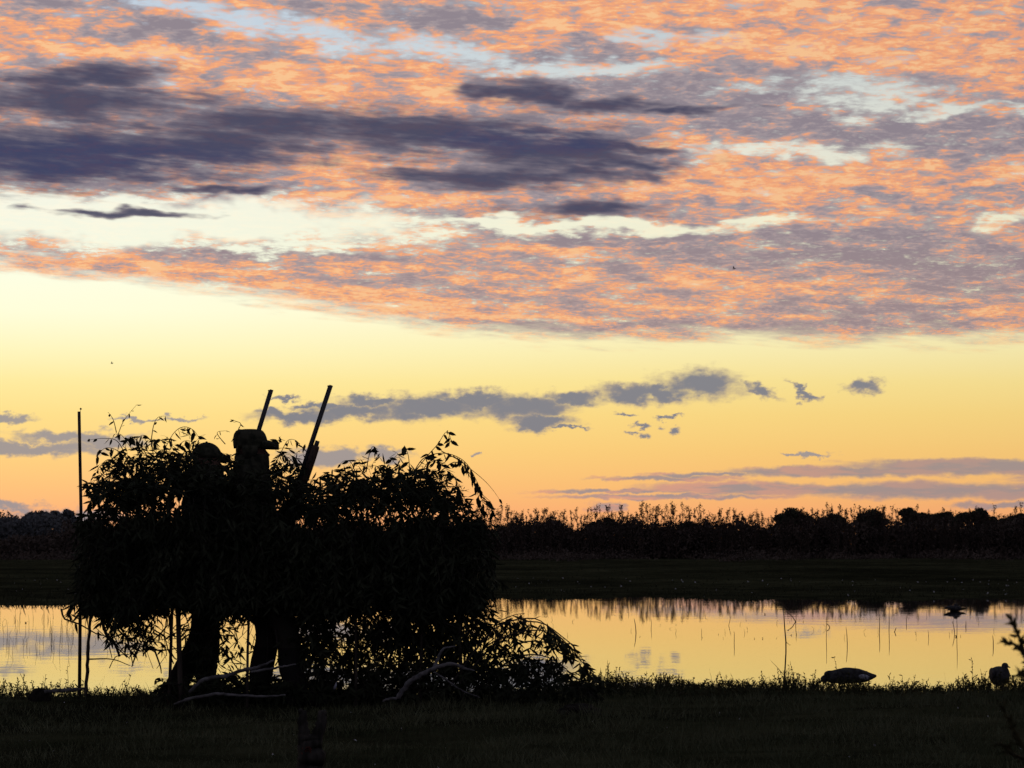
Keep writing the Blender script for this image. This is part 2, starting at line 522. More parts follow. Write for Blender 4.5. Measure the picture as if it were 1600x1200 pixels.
def clothing(name, jacket, trousers, boots, skin, z_boot, z_waist, z_neck, z_hat):
    """one body, its cloth and skin told apart by height: boots, trousers, blotched jacket, skin"""
    m, nt, b = nodes_of(name)
    b.inputs['Roughness'].default_value = 0.9
    b.inputs['Specular IOR Level'].default_value = 0.1
    tc = nt.nodes.new('ShaderNodeTexCoord')
    sp = nt.nodes.new('ShaderNodeSeparateXYZ')
    nt.links.new(tc.outputs['Object'], sp.inputs[0])
    n = nt.nodes.new('ShaderNodeTexNoise')
    n.inputs['Scale'].default_value = 9
    n.inputs['Detail'].default_value = 3
    nt.links.new(tc.outputs['Object'], n.inputs['Vector'])
    cam_ = nt.nodes.new('ShaderNodeValToRGB')
    cam_.color_ramp.interpolation = 'CONSTANT'
    e = cam_.color_ramp.elements
    e[0].position, e[0].color = 0.0, (*[c * 0.45 for c in jacket], 1)
    e[1].position, e[1].color = 0.47, (*jacket, 1)
    e.new(0.58).color = (*[c * 1.6 for c in jacket], 1)
    nt.links.new(n.outputs[0], cam_.inputs[0])
    prev = None
    for lo, colr in ((None, boots), (z_boot, trousers), (z_waist, 'jacket'), (z_neck, skin)):
        if lo is None:
            prev = colr
            continue
        g = nt.nodes.new('ShaderNodeMath')
        g.operation = 'GREATER_THAN'
        nt.links.new(sp.outputs[2], g.inputs[0])
        g.inputs[1].default_value = lo
        mxn = nt.nodes.new('ShaderNodeMix')
        mxn.data_type = 'RGBA'
        nt.links.new(g.outputs[0], mxn.inputs['Factor'])
        if isinstance(prev, tuple):
            mxn.inputs[6].default_value = (*prev, 1)
        else:
            nt.links.new(prev, mxn.inputs[6])
        if colr == 'jacket':
            nt.links.new(cam_.outputs[0], mxn.inputs[7])
        else:
            mxn.inputs[7].default_value = (*colr, 1)
        prev = mxn.outputs[2]
    nt.links.new(prev, b.inputs['Base Color'])
    return m


def tag(o, label=None, cat=None, group=None, kind=None):
    if label:
        o['label'] = label
    if cat:
        o['category'] = cat
    if group:
        o['group'] = group
    if kind:
        o['kind'] = kind
    return o


def empty(name, loc=(0, 0, 0)):
    o = bpy.data.objects.new(name, None)
    o.empty_display_size = 0.1
    COL.objects.link(o)
    o.location = loc
    return o


def link(name, me, parent=None, smooth_=False):
    o = bpy.data.objects.new(name, me)
    COL.objects.link(o)
    if parent is not None:
        o.parent = parent
        o.matrix_parent_inverse = Matrix.Translation(-parent.location)   # geometry stays where it is built
    if smooth_:
        me.polygons.foreach_set('use_smooth', [True] * len(me.polygons))
    return o


def np_mesh(name, verts, tris, material):
    """mesh from numpy arrays of vertices and triangles"""
    verts = np.asarray(verts, np.float32)
    tris = np.asarray(tris, np.int32)
    me = bpy.data.meshes.new(name)
    me.vertices.add(len(verts))
    me.vertices.foreach_set('co', verts.ravel())
    me.loops.add(tris.size)
    me.loops.foreach_set('vertex_index', tris.ravel())
    me.polygons.add(len(tris))
    me.polygons.foreach_set('loop_start', np.arange(0, tris.size, 3, dtype=np.int32))
    me.update(calc_edges=True)
    me.materials.append(material)
    return me


class MB:
    """collects tubes, lofts and leaf batches into one mesh"""
    def __init__(self):
        self.v, self.f, self.n = [], [], 0

    def add(self, v, f):
        v = np.asarray(v, float).reshape(-1, 3)
        f = np.asarray(f, int).reshape(-1, 3)
        self.v.append(v)
        self.f.append(f + self.n)
        self.n += len(v)

    def tube(self, pts, radii, sides=5, cap=True, squash=(1, 1)):
        pts = [Vector(p) for p in pts]
        if not hasattr(radii, '__len__'):
            radii = [radii] * len(pts)
        vs, fs = [], []
        t0 = (pts[1] - pts[0]).normalized()
        ref = Vector((0, 0, 1)) if abs(t0.z) < 0.9 else Vector((1, 0, 0))
        nrm = t0.cross(ref).normalized()
        for i, p in enumerate(pts):
            a = pts[max(i - 1, 0)]
            b = pts[min(i + 1, len(pts) - 1)]
            t = (b - a).normalized()
            nrm = (nrm - t * nrm.dot(t)).normalized()
            bn = t.cross(nrm)
            for k in range(sides):
                an = 2 * math.pi * k / sides
                vs.append(p + (nrm * math.cos(an) * squash[0] + bn * math.sin(an) * squash[1]) * radii[i])
        for i in range(len(pts) - 1):
            for k in range(sides):
                a, b = i * sides + k, i * sides + (k + 1) % sides
                c, d = a + sides, b + sides
                fs += [(a, b, d), (a, d, c)]
        if cap:
            vs.append(pts[0])
            vs.append(pts[-1])
            e0, e1 = len(vs) - 2, len(vs) - 1
            L = (len(pts) - 1) * sides
            for k in range(sides):
                fs.append((e0, (k + 1) % sides, k))
                fs.append((e1, L + k, L + (k + 1) % sides))
        self.add([tuple(v) for v in vs], fs)

    def ellipsoid(self, c, r, rot=None, seg=16, rings=10):
        vs, fs = [], []
        R = rot or Matrix.Identity(3)
        for i in range(rings + 1):
            th = math.pi * i / rings
            for k in range(seg):
                ph = 2 * math.pi * k / seg
                p = Vector((r[0] * math.sin(th) * math.cos(ph), r[1] * math.sin(th) * math.sin(ph), r[2] * math.cos(th)))
                vs.append(tuple(R @ p + Vector(c)))
        for i in range(rings):
            for k in range(seg):
                a, b = i * seg + k, i * seg + (k + 1) % seg
                fs += [(a, a + seg, b + seg), (a, b + seg, b)]
        self.add(vs, fs)

    def rings(self, rows):
        """loft through closed rings of equal length, capped"""
        n = len(rows[0])
        vs = [tuple(p) for r in rows for p in r]
        fs = []
        for i in range(len(rows) - 1):
            for k in range(n):
                a, b = i * n + k, i * n + (k + 1) % n
                fs += [(a, b, b + n), (a, b + n, a + n)]
        c0 = sum((Vector(p) for p in rows[0]), Vector()) / n
        c1 = sum((Vector(p) for p in rows[-1]), Vector()) / n
        vs += [tuple(c0), tuple(c1)]
        L = (len(rows) - 1) * n
        for k in range(n):
            fs.append((len(vs) - 2, (k + 1) % n, k))
            fs.append((len(vs) - 1, L + k, L + (k + 1) % n))
        self.add(vs, fs)

    def box(self, c, s, rot=None):
        R = rot or Matrix.Identity(3)
        vs = [tuple(R @ Vector((sx * s[0] / 2, sy * s[1] / 2, sz * s[2] / 2)) + Vector(c)) for sx in (-1, 1) for sy in (-1, 1) for sz in (-1, 1)]
        q = [(0, 1, 3, 2), (4, 6, 7, 5), (0, 4, 5, 1), (2, 3, 7, 6), (0, 2, 6, 4), (1, 5, 7, 3)]
        fs = [t for a, b, c_, d in q for t in ((a, b, c_), (a, c_, d))]
        self.add(vs, fs)

    def leaves(self, pos, d, length, width, curl=0.25, fold=0.25, rng=RNG):
        """a batch of lance-shaped leaves, 8 triangles each, folded along the rib and bent towards the tip"""
        pos = np.asarray(pos, float)
        N = len(pos)
        if N == 0:
            return
        d = np.asarray(d, float)
        d /= np.linalg.norm(d, axis=1, keepdims=True) + 1e-9
        r = rng.normal(size=(N, 3))
        s = np.cross(d, r)
        s /= np.linalg.norm(s, axis=1, keepdims=True) + 1e-9
        n = np.cross(s, d)
        L = np.asarray(length, float).reshape(-1, 1) * np.ones((N, 1))
        W = np.asarray(width, float).reshape(-1, 1) * np.ones((N, 1))
        c = (rng.uniform(-1, 1, (N, 1)) * curl) * L
        def at(t, side, bend):
            return pos + d * L * t + s * W * side + n * (c * bend + np.abs(side) * W * fold)
        v = np.stack([at(0, 0, 0), at(0.28, -0.46, 0.10), at(0.28, 0, 0.10), at(0.28, 0.46, 0.10),
                      at(0.62, -0.40, 0.42), at(0.62, 0, 0.42), at(0.62, 0.40, 0.42), at(1.0, 0, 1.0)], 1)
        t = np.array([(0, 1, 2), (0, 2, 3), (1, 4, 5), (1, 5, 2), (2, 5, 6), (2, 6, 3), (4, 7, 5), (5, 7, 6)])
        f = (np.arange(N) * 8)[:, None, None] + t[None]
        self.add(v.reshape(-1, 3), f.reshape(-1, 3))

    def blades(self, pos, d, length, width, rng=RNG):
        """grass blades: two triangles, bent"""
        pos = np.asarray(pos, float)
        N = len(pos)
        d = np.asarray(d, float)
        d /= np.linalg.norm(d, axis=1, keepdims=True) + 1e-9
        a = rng.uniform(0, 6.28, N)
        s = np.stack([np.cos(a), np.sin(a), np.zeros(N)], 1)
        L = np.asarray(length, float).reshape(-1, 1) * np.ones((N, 1))
        W = np.asarray(width, float).reshape(-1, 1) * np.ones((N, 1))
        lean = np.stack([rng.normal(size=N), rng.normal(size=N), -0.3 * np.ones(N)], 1) * 0.22 * L
        midp = pos + d * L * 0.55 + lean * 0.35
        v = np.stack([pos - s * W / 2, pos + s * W / 2, midp + s * W * 0.4, midp - s * W * 0.4, pos + d * L + lean], 1)
        f = (np.arange(N) * 5)[:, None, None] + np.array([(0, 1, 2), (0, 2, 3), (3, 2, 4)])[None]
        self.add(v.reshape(-1, 3), f.reshape(-1, 3))

    def flakes(self, pos, size, rng=RNG):
        """leaf clumps seen from afar: single bent triangles pairs in random attitudes"""
        pos = np.asarray(pos, float)
        N = len(pos)
        a = rng.normal(size=(N, 3))
        a /= np.linalg.norm(a, axis=1, keepdims=True)
        b = np.cross(a, rng.normal(size=(N, 3)))
        b /= np.linalg.norm(b, axis=1, keepdims=True)
        c = np.cross(a, b)
        S = np.asarray(size, float).reshape(-1, 1) * np.ones((N, 1))
        v = np.stack([pos - a * S * 0.5, pos + b * S * 0.34 + c * S * 0.12, pos + a * S * 0.5, pos - b * S * 0.34 + c * S * 0.12], 1)
        f = (np.arange(N) * 4)[:, None, None] + np.array([(0, 1, 2), (0, 2, 3)])[None]
        self.add(v.reshape(-1, 3), f.reshape(-1, 3))

    def mesh(self, name, material):
        return np_mesh(name, np.concatenate(self.v), np.concatenate(self.f), material)

    def build(self, name, material, parent=None, smooth_=False):
        return link(name, self.mesh(name, material), parent, smooth_)


def curve_pts(ctrl, n):
    """Catmull-Rom through control points"""
    c = [Vector(p) for p in ctrl]
    c = [c[0] * 2 - c[1]] + c + [c[-1] * 2 - c[-2]]
    out = []
    segs = len(c) - 3
    for i in range(n):
        t = i / (n - 1) * segs
        k = min(int(t), segs - 1)
        f = t - k
        p0, p1, p2, p3 = c[k:k + 4]
        out.append(0.5 * ((2 * p1) + (p2 - p0) * f + (2 * p0 - 5 * p1 + 4 * p2 - p3) * f * f + (3 * p1 - p0 - 3 * p2 + p3) * f ** 3))
    return out


# ------------------------------------------------------------------ ground: one sheet to the horizon
def build_ground():
    ys = np.concatenate([np.linspace(-40, 10, 12), np.linspace(11, 21, 40), np.linspace(21.15, 30, 60), np.linspace(31, 59, 24),
                         np.linspace(60, 88, 80), np.linspace(90, 260, 60), np.geomspace(270, 9000, 30)])
    xs = np.concatenate([-np.geomspace(9000, 80, 24), np.linspace(-76, -14, 45), np.linspace(-12.5, 12.5, 140), np.linspace(14, 76, 45), np.geomspace(80, 9000, 24)])
    X, Y = np.meshgrid(xs, ys)
    Z = ground_z(X, Y)
    V = np.stack([X.ravel(), Y.ravel(), Z.ravel()], 1)
    nx, ny = len(xs), len(ys)
    i = np.arange(nx - 1)[None] + nx * np.arange(ny - 1)[:, None]
    i = i.ravel()
    F = np.concatenate([np.stack([i, i + 1, i + nx + 1], 1), np.stack([i, i + nx + 1, i + nx], 1)])
    o = link('ground', np_mesh('ground', V, F, M['ground']), smooth_=True)
    tag(o, kind='structure')


build_ground()


def water_material():
    m, nt, b = nodes_of('pond_water')
    b.inputs['Base Color'].default_value = (0.020, 0.022, 0.018, 1)
    b.inputs['Roughness'].default_value = 0.012
    b.inputs['IOR'].default_value = 1.333
    b.inputs['Specular IOR Level'].default_value = 0.5
    tc = nt.nodes.new('ShaderNodeTexCoord')
    mp = nt.nodes.new('ShaderNodeMapping')
    mp.inputs['Scale'].default_value = (0.7, 1.6, 1.0)
    nt.links.new(tc.outputs['Object'], mp.inputs[0])
    n = nt.nodes.new('ShaderNodeTexNoise')
    n.inputs['Scale'].default_value = 1.2
    n.inputs['Detail'].default_value = 2.5
    nt.links.new(mp.outputs[0], n.inputs['Vector'])
    bp = nt.nodes.new('ShaderNodeBump')
    bp.inputs['Strength'].default_value = 1.0
    bp.inputs['Distance'].default_value = 0.0007
    nt.links.new(n.outputs[0], bp.inputs['Height'])
    # ripples come in patches
    n2 = nt.nodes.new('ShaderNodeTexNoise')
    n2.inputs['Scale'].default_value = 0.11
    n2.inputs['Detail'].default_value = 3
    nt.links.new(tc.outputs['Object'], n2.inputs['Vector'])
    mr = nt.nodes.new('ShaderNodeMapRange')
    mr.inputs['From Min'].default_value, mr.inputs['From Max'].default_value = 0.38, 0.66
    mr.inputs['To Min'].default_value, mr.inputs['To Max'].default_value = 0.25, 1.0
    nt.links.new(n2.outputs[0], mr.inputs['Value'])
    nt.links.new(mr.outputs[0], bp.inputs['Strength'])
    bp.inputs['Distance'].default_value = 0.0010
    nt.links.new(bp.outputs[0], b.inputs['Normal'])
    return m


def build_water():
    me = np_mesh('pond', [(-82, 21.0, WATER_Z), (78, 21.0, WATER_Z), (78, 92, WATER_Z), (-82, 92, WATER_Z)], [(0, 1, 2), (0, 2, 3)], water_material())
    tag(link('pond', me), kind='structure')


build_water()

# ------------------------------------------------------------------ far side: thicket, saplings, trees
def build_far():
    rng = np.random.default_rng(21)
    # undergrowth: one dense mass
    mb = MB()
    N = 190000
    x = rng.uniform(-52, 62, N)
    y = 226 + rng.uniform(0, 9, N)
    prof = 2.42 + 0.25 * np.sin(x * 0.9) + 0.2 * np.sin(x * 2.3 + 1) + 0.18 * np.sin(x * 5.1)
    prof = prof * np.where(x < -32, 0.62, 1.0)
    h = rng.uniform(0, 1, N) * prof * rng.uniform(0.80, 1.10, N)
    mb.flakes(np.stack([x, y, ground_z(x, y) + h], 1), rng.uniform(0.12, 0.32, N), rng)
    # its ragged outlying bushes spill on to the meadow
    for i in range(150):
        cx, cy = rng.uniform(-34, 44), 226 - abs(rng.normal(0, 9))
        rr = rng.uniform(0.3, 1.1)
        m = 130
        a = rng.normal(size=(m, 3)) * np.array([rr * .8, rr * .8, rr * .34])
        z = float(ground_z(cx, cy)) + np.abs(a[:, 2])
        mb.flakes(np.stack([cx + a[:, 0], cy + a[:, 1], z], 1), rng.uniform(0.08, 0.22, m), rng)
    # upright bare shoots inside it
    for i in range(1500):
        bx = rng.uniform(-31, 62)
        by = 228 + rng.uniform(0, 10)
        g = float(ground_z(bx, by))
        hh = rng.uniform(2.0, 3.1)
        mb.tube([(bx, by, g), (bx + rng.normal() * 0.08, by, g + hh * 0.6), (bx + rng.normal() * 0.2, by, g + hh)], [0.02, 0.014, 0.004], 3, False)
    tag(mb.build('thicket', M['thicket']), 'dark tangled undergrowth along the far side of the meadow', 'thicket', kind='stuff')

    # bare saplings, single
    protos = []
    for k in range(7):
        r = random.Random(40 + k)
        b = MB()
        H = 3.25
        tr = [Vector((0, 0, 0))]
        for s in range(1, 7):
            tr.append(Vector((r.gauss(0, 0.035) * s ** 0.5, r.gauss(0, 0.03), H * s / 6)))
        b.tube(tr, [0.045, 0.04, 0.034, 0.028, 0.020, 0.013, 0.005], 4, False)
        trunk = b.mesh('trunk', M['sapling'])
        t = MB()
        lp = []
        for s in range(22):
            f = r.uniform(0.22, 0.97)
            base = tr[min(int(f * 6), 5)].lerp(tr[min(int(f * 6) + 1, 6)], f * 6 - int(f * 6))
            an = r.uniform(0, 6.28)
            ln = r.uniform(0.25, 0.6) * (1.15 - 0.6 * f)
            tip = base + Vector((math.cos(an) * ln * 0.38, math.sin(an) * ln * 0.38, ln * 0.95))
            midp = base.lerp(tip, 0.5) + Vector((math.cos(an) * 0.04, math.sin(an) * 0.04, -0.02))
            t.tube([base, midp, tip], [0.018, 0.013, 0.005], 3, False)
            for q in range(4):
                w = base.lerp(tip, r.uniform(0.3, 1.0))
                lp.append(w + Vector((r.gauss(0, .05), r.gauss(0, .05), r.gauss(0, .05))))
        t.flakes(np.array([tuple(p) for p in lp]), np.random.default_rng(k).uniform(0.06, 0.15, len(lp)), np.random.default_rng(k))
        crown = t.mesh('crown', M['sapling'])
        protos.append((trunk, crown))
    px = 742.0
    n = 0
    while px < 1640:
        Y = rng.uniform(223, 231)
        p = P(px, 850, Y)
        g = float(ground_z(p.x, Y))
        e = empty('sapling', (p.x, Y, g - 0.05))
        sc = rng.uniform(0.88, 1.16) * (1.0 + 0.05 * math.sin(px * 0.02))
        if px > 1230:
            sc *= 1.0
        e.scale = (sc * rng.uniform(0.8, 1.2), sc, sc)
        e.rotation_euler = (0, 0, rng.uniform(0, 6.28))
        tag(e, 'slender bare sapling in the spiky row between the blind and the umbrella crowned tree' if px < 1225 else
            'slender bare sapling poking up among the broad leaved trees across the pond', 'sapling', 'bare saplings across the pond')
        tr, cr = protos[n % 7]
        for nm, me in (('trunk', tr), ('crown', cr)):
            o = bpy.data.objects.new(nm, me)
            COL.objects.link(o)
            o.parent = e
        n += 1
        px += rng.uniform(1.9, 4.7)
    print('saplings', n)

    # broad-leaved trees rising out of it
    def tree(name, px, top, width, Y, label, group, material, lobes, seed, leaf=0.30, squat=0.55, bot=None):
        r = np.random.default_rng(seed)
        base = P(px, 850, Y)
        g = float(ground_z(base.x, Y))
        topz = P(px, top, Y).z
        W = width / FPX * Y
        e = empty(name, (base.x, Y, g))
        H = topz - g
        b = MB()
        fork = H * 0.42
        b.tube([(base.x, Y, g - 0.1), (base.x + 0.1, Y, g + fork * 0.6), (base.x, Y, g + fork)], [0.16, 0.12, 0.10], 6)
        c = MB()
        cz = H - W * squat * 0.5
        for k in range(lobes):
            a = r.uniform(0, 6.28)
            rad = W * 0.5 * math.sqrt(r.uniform(0, 1)) * 0.78
            lx, ly = math.cos(a) * rad, math.sin(a) * rad * 0.8
            drop = (rad / (W * 0.5)) ** 2
            lz = H - W * 0.10 - drop * W * squat * 0.55 - abs(r.normal()) * H * 0.10
            lr = W * r.uniform(0.07, 0.15)
            b.tube([(base.x, Y, g + fork * r.uniform(0.7, 1)), (base.x + lx * 0.5, Y + ly * 0.5, g + (fork + lz) * 0.5), (base.x + lx, Y + ly, g + lz)], [0.06, 0.04, 0.02], 4, False)
            m = 300
            d = r.normal(size=(m, 3))
            d /= np.linalg.norm(d, axis=1, keepdims=True)
            d *= (r.uniform(0, 1, (m, 1)) ** 0.55) * lr * 1.25
            d[:, 2] *= 0.62
            c.flakes(d + np.array([base.x + lx, Y + ly, g + lz]), r.uniform(leaf * 0.3, leaf * 0.8, m), r)
        # skirt of lower foliage
        m = 1600
        a = r.uniform(0, 6.28, m)
        rr = W * 0.42 * np.sqrt(r.uniform(0, 1, m))
        zz = g + r.uniform(0.10, 0.62, m) * cz
        c.flakes(np.stack([base.x + np.cos(a) * rr, Y + np.sin(a) * rr, zz], 1), r.uniform(leaf * 0.5, leaf * 1.1, m), r)
        b.build('trunk', M['bark'], e)
        c.build('crown', material, e)
        tag(e, label, 'tree', group)

    G = 'trees rising over the far thicket'
    T = [(865, 806, 36, 'low round bushy tree at the near end of the bare sapling row'),
         (944, 803, 40, 'small dome shaped tree among bare saplings, under a small grey cloud'),
         (1080, 807, 66, 'wide low dark tree hidden in the bare saplings'),
         (1238, 789, 58, 'umbrella crowned tree where the bare saplings end'),
         (1300, 797, 44, 'low dark tree just beyond the umbrella crowned tree'),
         (1362, 791, 62, 'broad lumpy tree left of the two tallest tree tops'),
         (1418, 787, 34, 'narrow tall tree top beside a broad lumpy tree'),
         (1444, 797, 40, 'lower tree pressed against the narrow tall one'),
         (1477, 791, 52, 'flat topped tree left of the round headed tree'),
         (1522, 788, 46, 'round headed tree, tallest toward the end of the tree line'),
         (1558, 800, 44, 'low thin tree between two round headed trees'),
         (1592, 796, 36, 'rightmost tree of the far tree line, cut by the frame')]
    for i, (px, top, w, lab) in enumerate(T):
        tree('broadleaf_tree', px, top + 3, w * 1.18, 236 + 4 * (i % 3), lab, G, M['crown'], 16 + int(w / 4), 100 + i)
    G2 = 'distant wood beyond the post'
    F = [(-70, 800, 90, 'distant tree outside the frame edge'), (-18, 802, 70, 'leftmost distant tree, half cut by the frame'),
         (28, 797, 62, 'second tree from the frame edge in the distant wood'), (64, 793, 58, 'middle tree of the distant wood left of the post'),
         (97, 793, 40, 'last rounded tree of the distant wood before the post'), (128, 812, 34, 'low tree behind the tall thin post')]
    for i, (px, top, w, lab) in enumerate(F):
        if i:
            tree('distant_tree', px, top, w * 1.25, 330 + 6 * (i % 2), lab, G2, M['farcrown_hazed'], 18, 200 + i, leaf=0.5, squat=0.45)
    # the foot of that wood
    mb = MB()
    N = 30000
    x = rng.uniform(-75, -36, N)
    y = 318 + rng.uniform(0, 12, N)
    h = rng.uniform(0, 1, N) * np.where(x < -44.4, 3.9 + 0.3 * np.sin(x * 1.3), 2.6) * rng.uniform(.85, 1.05, N)
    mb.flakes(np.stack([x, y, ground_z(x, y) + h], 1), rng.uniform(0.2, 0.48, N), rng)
    tag(mb.build('undergrowth', M['farcrown_hazed']), 'haze greyed brush at the foot of the distant wood', 'brush', kind='stuff')


build_far()

# ------------------------------------------------------------------ grass and weeds
def build_grass():
    rng = np.random.default_rng(5)
    mb = MB()
    N = 95000
    y = rng.uniform(12.5, 25.5, N)
    x = rng.uniform(-1, 1, N) * (0.19 * y + 1.2)
    clump = np.sin(x * 2.1 + 1.3 * np.sin(y * 1.1)) * np.sin(y * 2.7 + np.sin(x * 1.9))
    L = rng.uniform(0.02, 0.055, N) * (1.0 + 0.55 * clump) * np.where(rng.uniform(0, 1, N) < 0.05, 1.7, 1.0)
    d = np.stack([rng.normal(0, .35, N), rng.normal(0, .35, N), np.ones(N)], 1)
    z = ground_z(x, y)
    k = z > WATER_Z + 0.01
    mb.blades(np.stack([x, y, z - 0.005], 1)[k], d[k], L[k], rng.uniform(0.002, 0.0055, N)[k], rng)
    # coarse tussocks
    for i in range(110):
        cy = rng.uniform(13.5, 22.5)
        cx = rng.uniform(-1, 1) * (0.17 * cy + .5)
        m = 46
        x = cx + rng.normal(0, .06, m)
        y = cy + rng.normal(0, .06, m)
        d = np.stack([(x - cx) * 7 + rng.normal(0, .2, m), (y - cy) * 7, np.ones(m)], 1)
        mb.blades(np.stack([x, y, ground_z(x, y) - .005], 1), d, rng.uniform(0.05, 0.13, m), 0.0045, rng)
    # taller single stalks
    N = 900
    y = rng.uniform(14, 23, N)
    x = rng.uniform(-1, 1, N) * (0.19 * y + 1.0)
    d = np.stack([rng.normal(0, .2, N), rng.normal(0, .2, N), np.ones(N)], 1)
    mb.blades(np.stack([x, y, ground_z(x, y)], 1), d, rng.uniform(0.08, 0.2, N), 0.003, rng)
    tag(mb.build('grass', M['grass']), 'short dark pasture grass on the near bank', 'grass', kind='stuff')
    # far meadow tussocks
    mb = MB()
    N = 9000
    y = 74 + rng.uniform(0, 1, N) ** 1.5 * 140
    x = rng.uniform(-1, 1, N) * (0.19 * y + 3)
    z = ground_z(x, y)
    k = z > WATER_Z - 0.01
    d = np.stack([rng.normal(0, .5, N), rng.normal(0, .3, N), np.ones(N)], 1)
    mb.blades(np.stack([x, y, z - 0.01], 1)[k], d[k], rng.uniform(0.03, 0.10, N)[k], rng.uniform(0.02, 0.06, N)[k], rng)
    tag(mb.build('meadow_grass', M['meadow']), 'low tussocky grass of the meadow beyond the pond', 'grass', kind='stuff')
    # ragged tufts on the far shore line
    mb = MB()
    N = 16000
    y = rng.uniform(64, 84, N)
    x = rng.uniform(-1, 1, N) * (0.19 * y + 3)
    z = ground_z(x, y)
    k = (z > WATER_Z - 0.05) & (z < WATER_Z + 0.07) & (np.sin(x * 1.7) + np.sin(x * 0.6 + y * .4) + rng.normal(0, .8, N) > 0.2)
    d = np.stack([rng.normal(0, .35, N), rng.normal(0, .3, N), np.ones(N)], 1)
    mb.blades(np.stack([x, y, z - 0.01], 1)[k], d[k], (rng.uniform(0.04, 0.15, N) * np.where(rng.uniform(0, 1, N) < .06, 1.9, 1))[k], rng.uniform(0.010, 0.03, N)[k], rng)
    tag(mb.build('shore_grass', M['meadow']), 'ragged grass along the far shore line of the pond', 'grass', kind='stuff')
    # weeds along the water's edge
    mb = MB()
    n = 0
    for i in range(9500):
        yy = rng.uniform(21.9, 26.2)
        xx = rng.uniform(-1, 1) * (0.175 * yy + 0.6)
        px = 800 + xx / yy * FPX
        zz = float(ground_z(xx, yy))
        if zz < WATER_Z - 0.07:
            continue
        dens = 0.75
        if px < 260:
            dens = 0.40
        elif px < 930:
            dens = 0.30
        if yy > 24.6:
            dens *= 0.7
        if rng.uniform() > dens:
            continue
        n += 1
        cl = 0.75 + 0.35 * math.sin(px * 0.021) + 0.25 * math.sin(px * 0.067 + 1)
        H = abs(rng.normal(0.052, 0.024)) * cl + 0.026
        if rng.uniform() < 0.045:
            H *= 1.9
        top = Vector((xx + rng.normal(0, .03), yy + rng.normal(0, .03), zz + H))
        base = Vector((xx, yy, zz - 0.01))
        mb.tube([base, base.lerp(top, .5) + Vector((rng.normal(0, .008), 0, 0)), top], [0.0022, 0.0018, 0.0012], 3, False)
        m = int(5 + H * 60)
        t = rng.uniform(0.15, 1.0, m)[:, None]
        pos = np.array(base)[None] * (1 - t) + np.array(top)[None] * t
        d = np.stack([rng.normal(0, 1, m), rng.normal(0, 1, m), rng.uniform(0.1, 1.4, m)], 1)
        mb.leaves(pos, d, rng.uniform(0.010, 0.028, m), rng.uniform(0.005, 0.010, m), rng=rng)
    print('weeds', n)
    tag(mb.build('bank_weeds', M['weed']), 'ragged fringe of leafy weeds along the near shore', 'weeds', kind='stuff')
    # pale flecks: fallen leaves and feathers too small to tell apart
    mb = MB()
    N = 34
    y = rng.uniform(14.8, 22, N)
    x = rng.uniform(-1, 1, N) * 0.165 * y
    mb.flakes(np.stack([x, y, ground_z(x, y) + 0.03], 1), rng.uniform(0.006, 0.018, N), rng)
    N = 130
    y = rng.uniform(74, 108, N)
    x = rng.uniform(-1, 1, N) * 0.165 * y
    mb.flakes(np.stack([x, y, ground_z(x, y) + 0.06], 1), rng.uniform(0.03, 0.07, N), rng)
    tag(mb.build('pale_litter', M['pale']), 'scattered pale flecks lying in the dark grass', 'litter', kind='stuff')


build_grass()


# ------------------------------------------------------------------ reeds and sticks standing in the pond
def water_Y(py):
    return (CAM_H - WATER_Z) * FPX / (py - HOR)


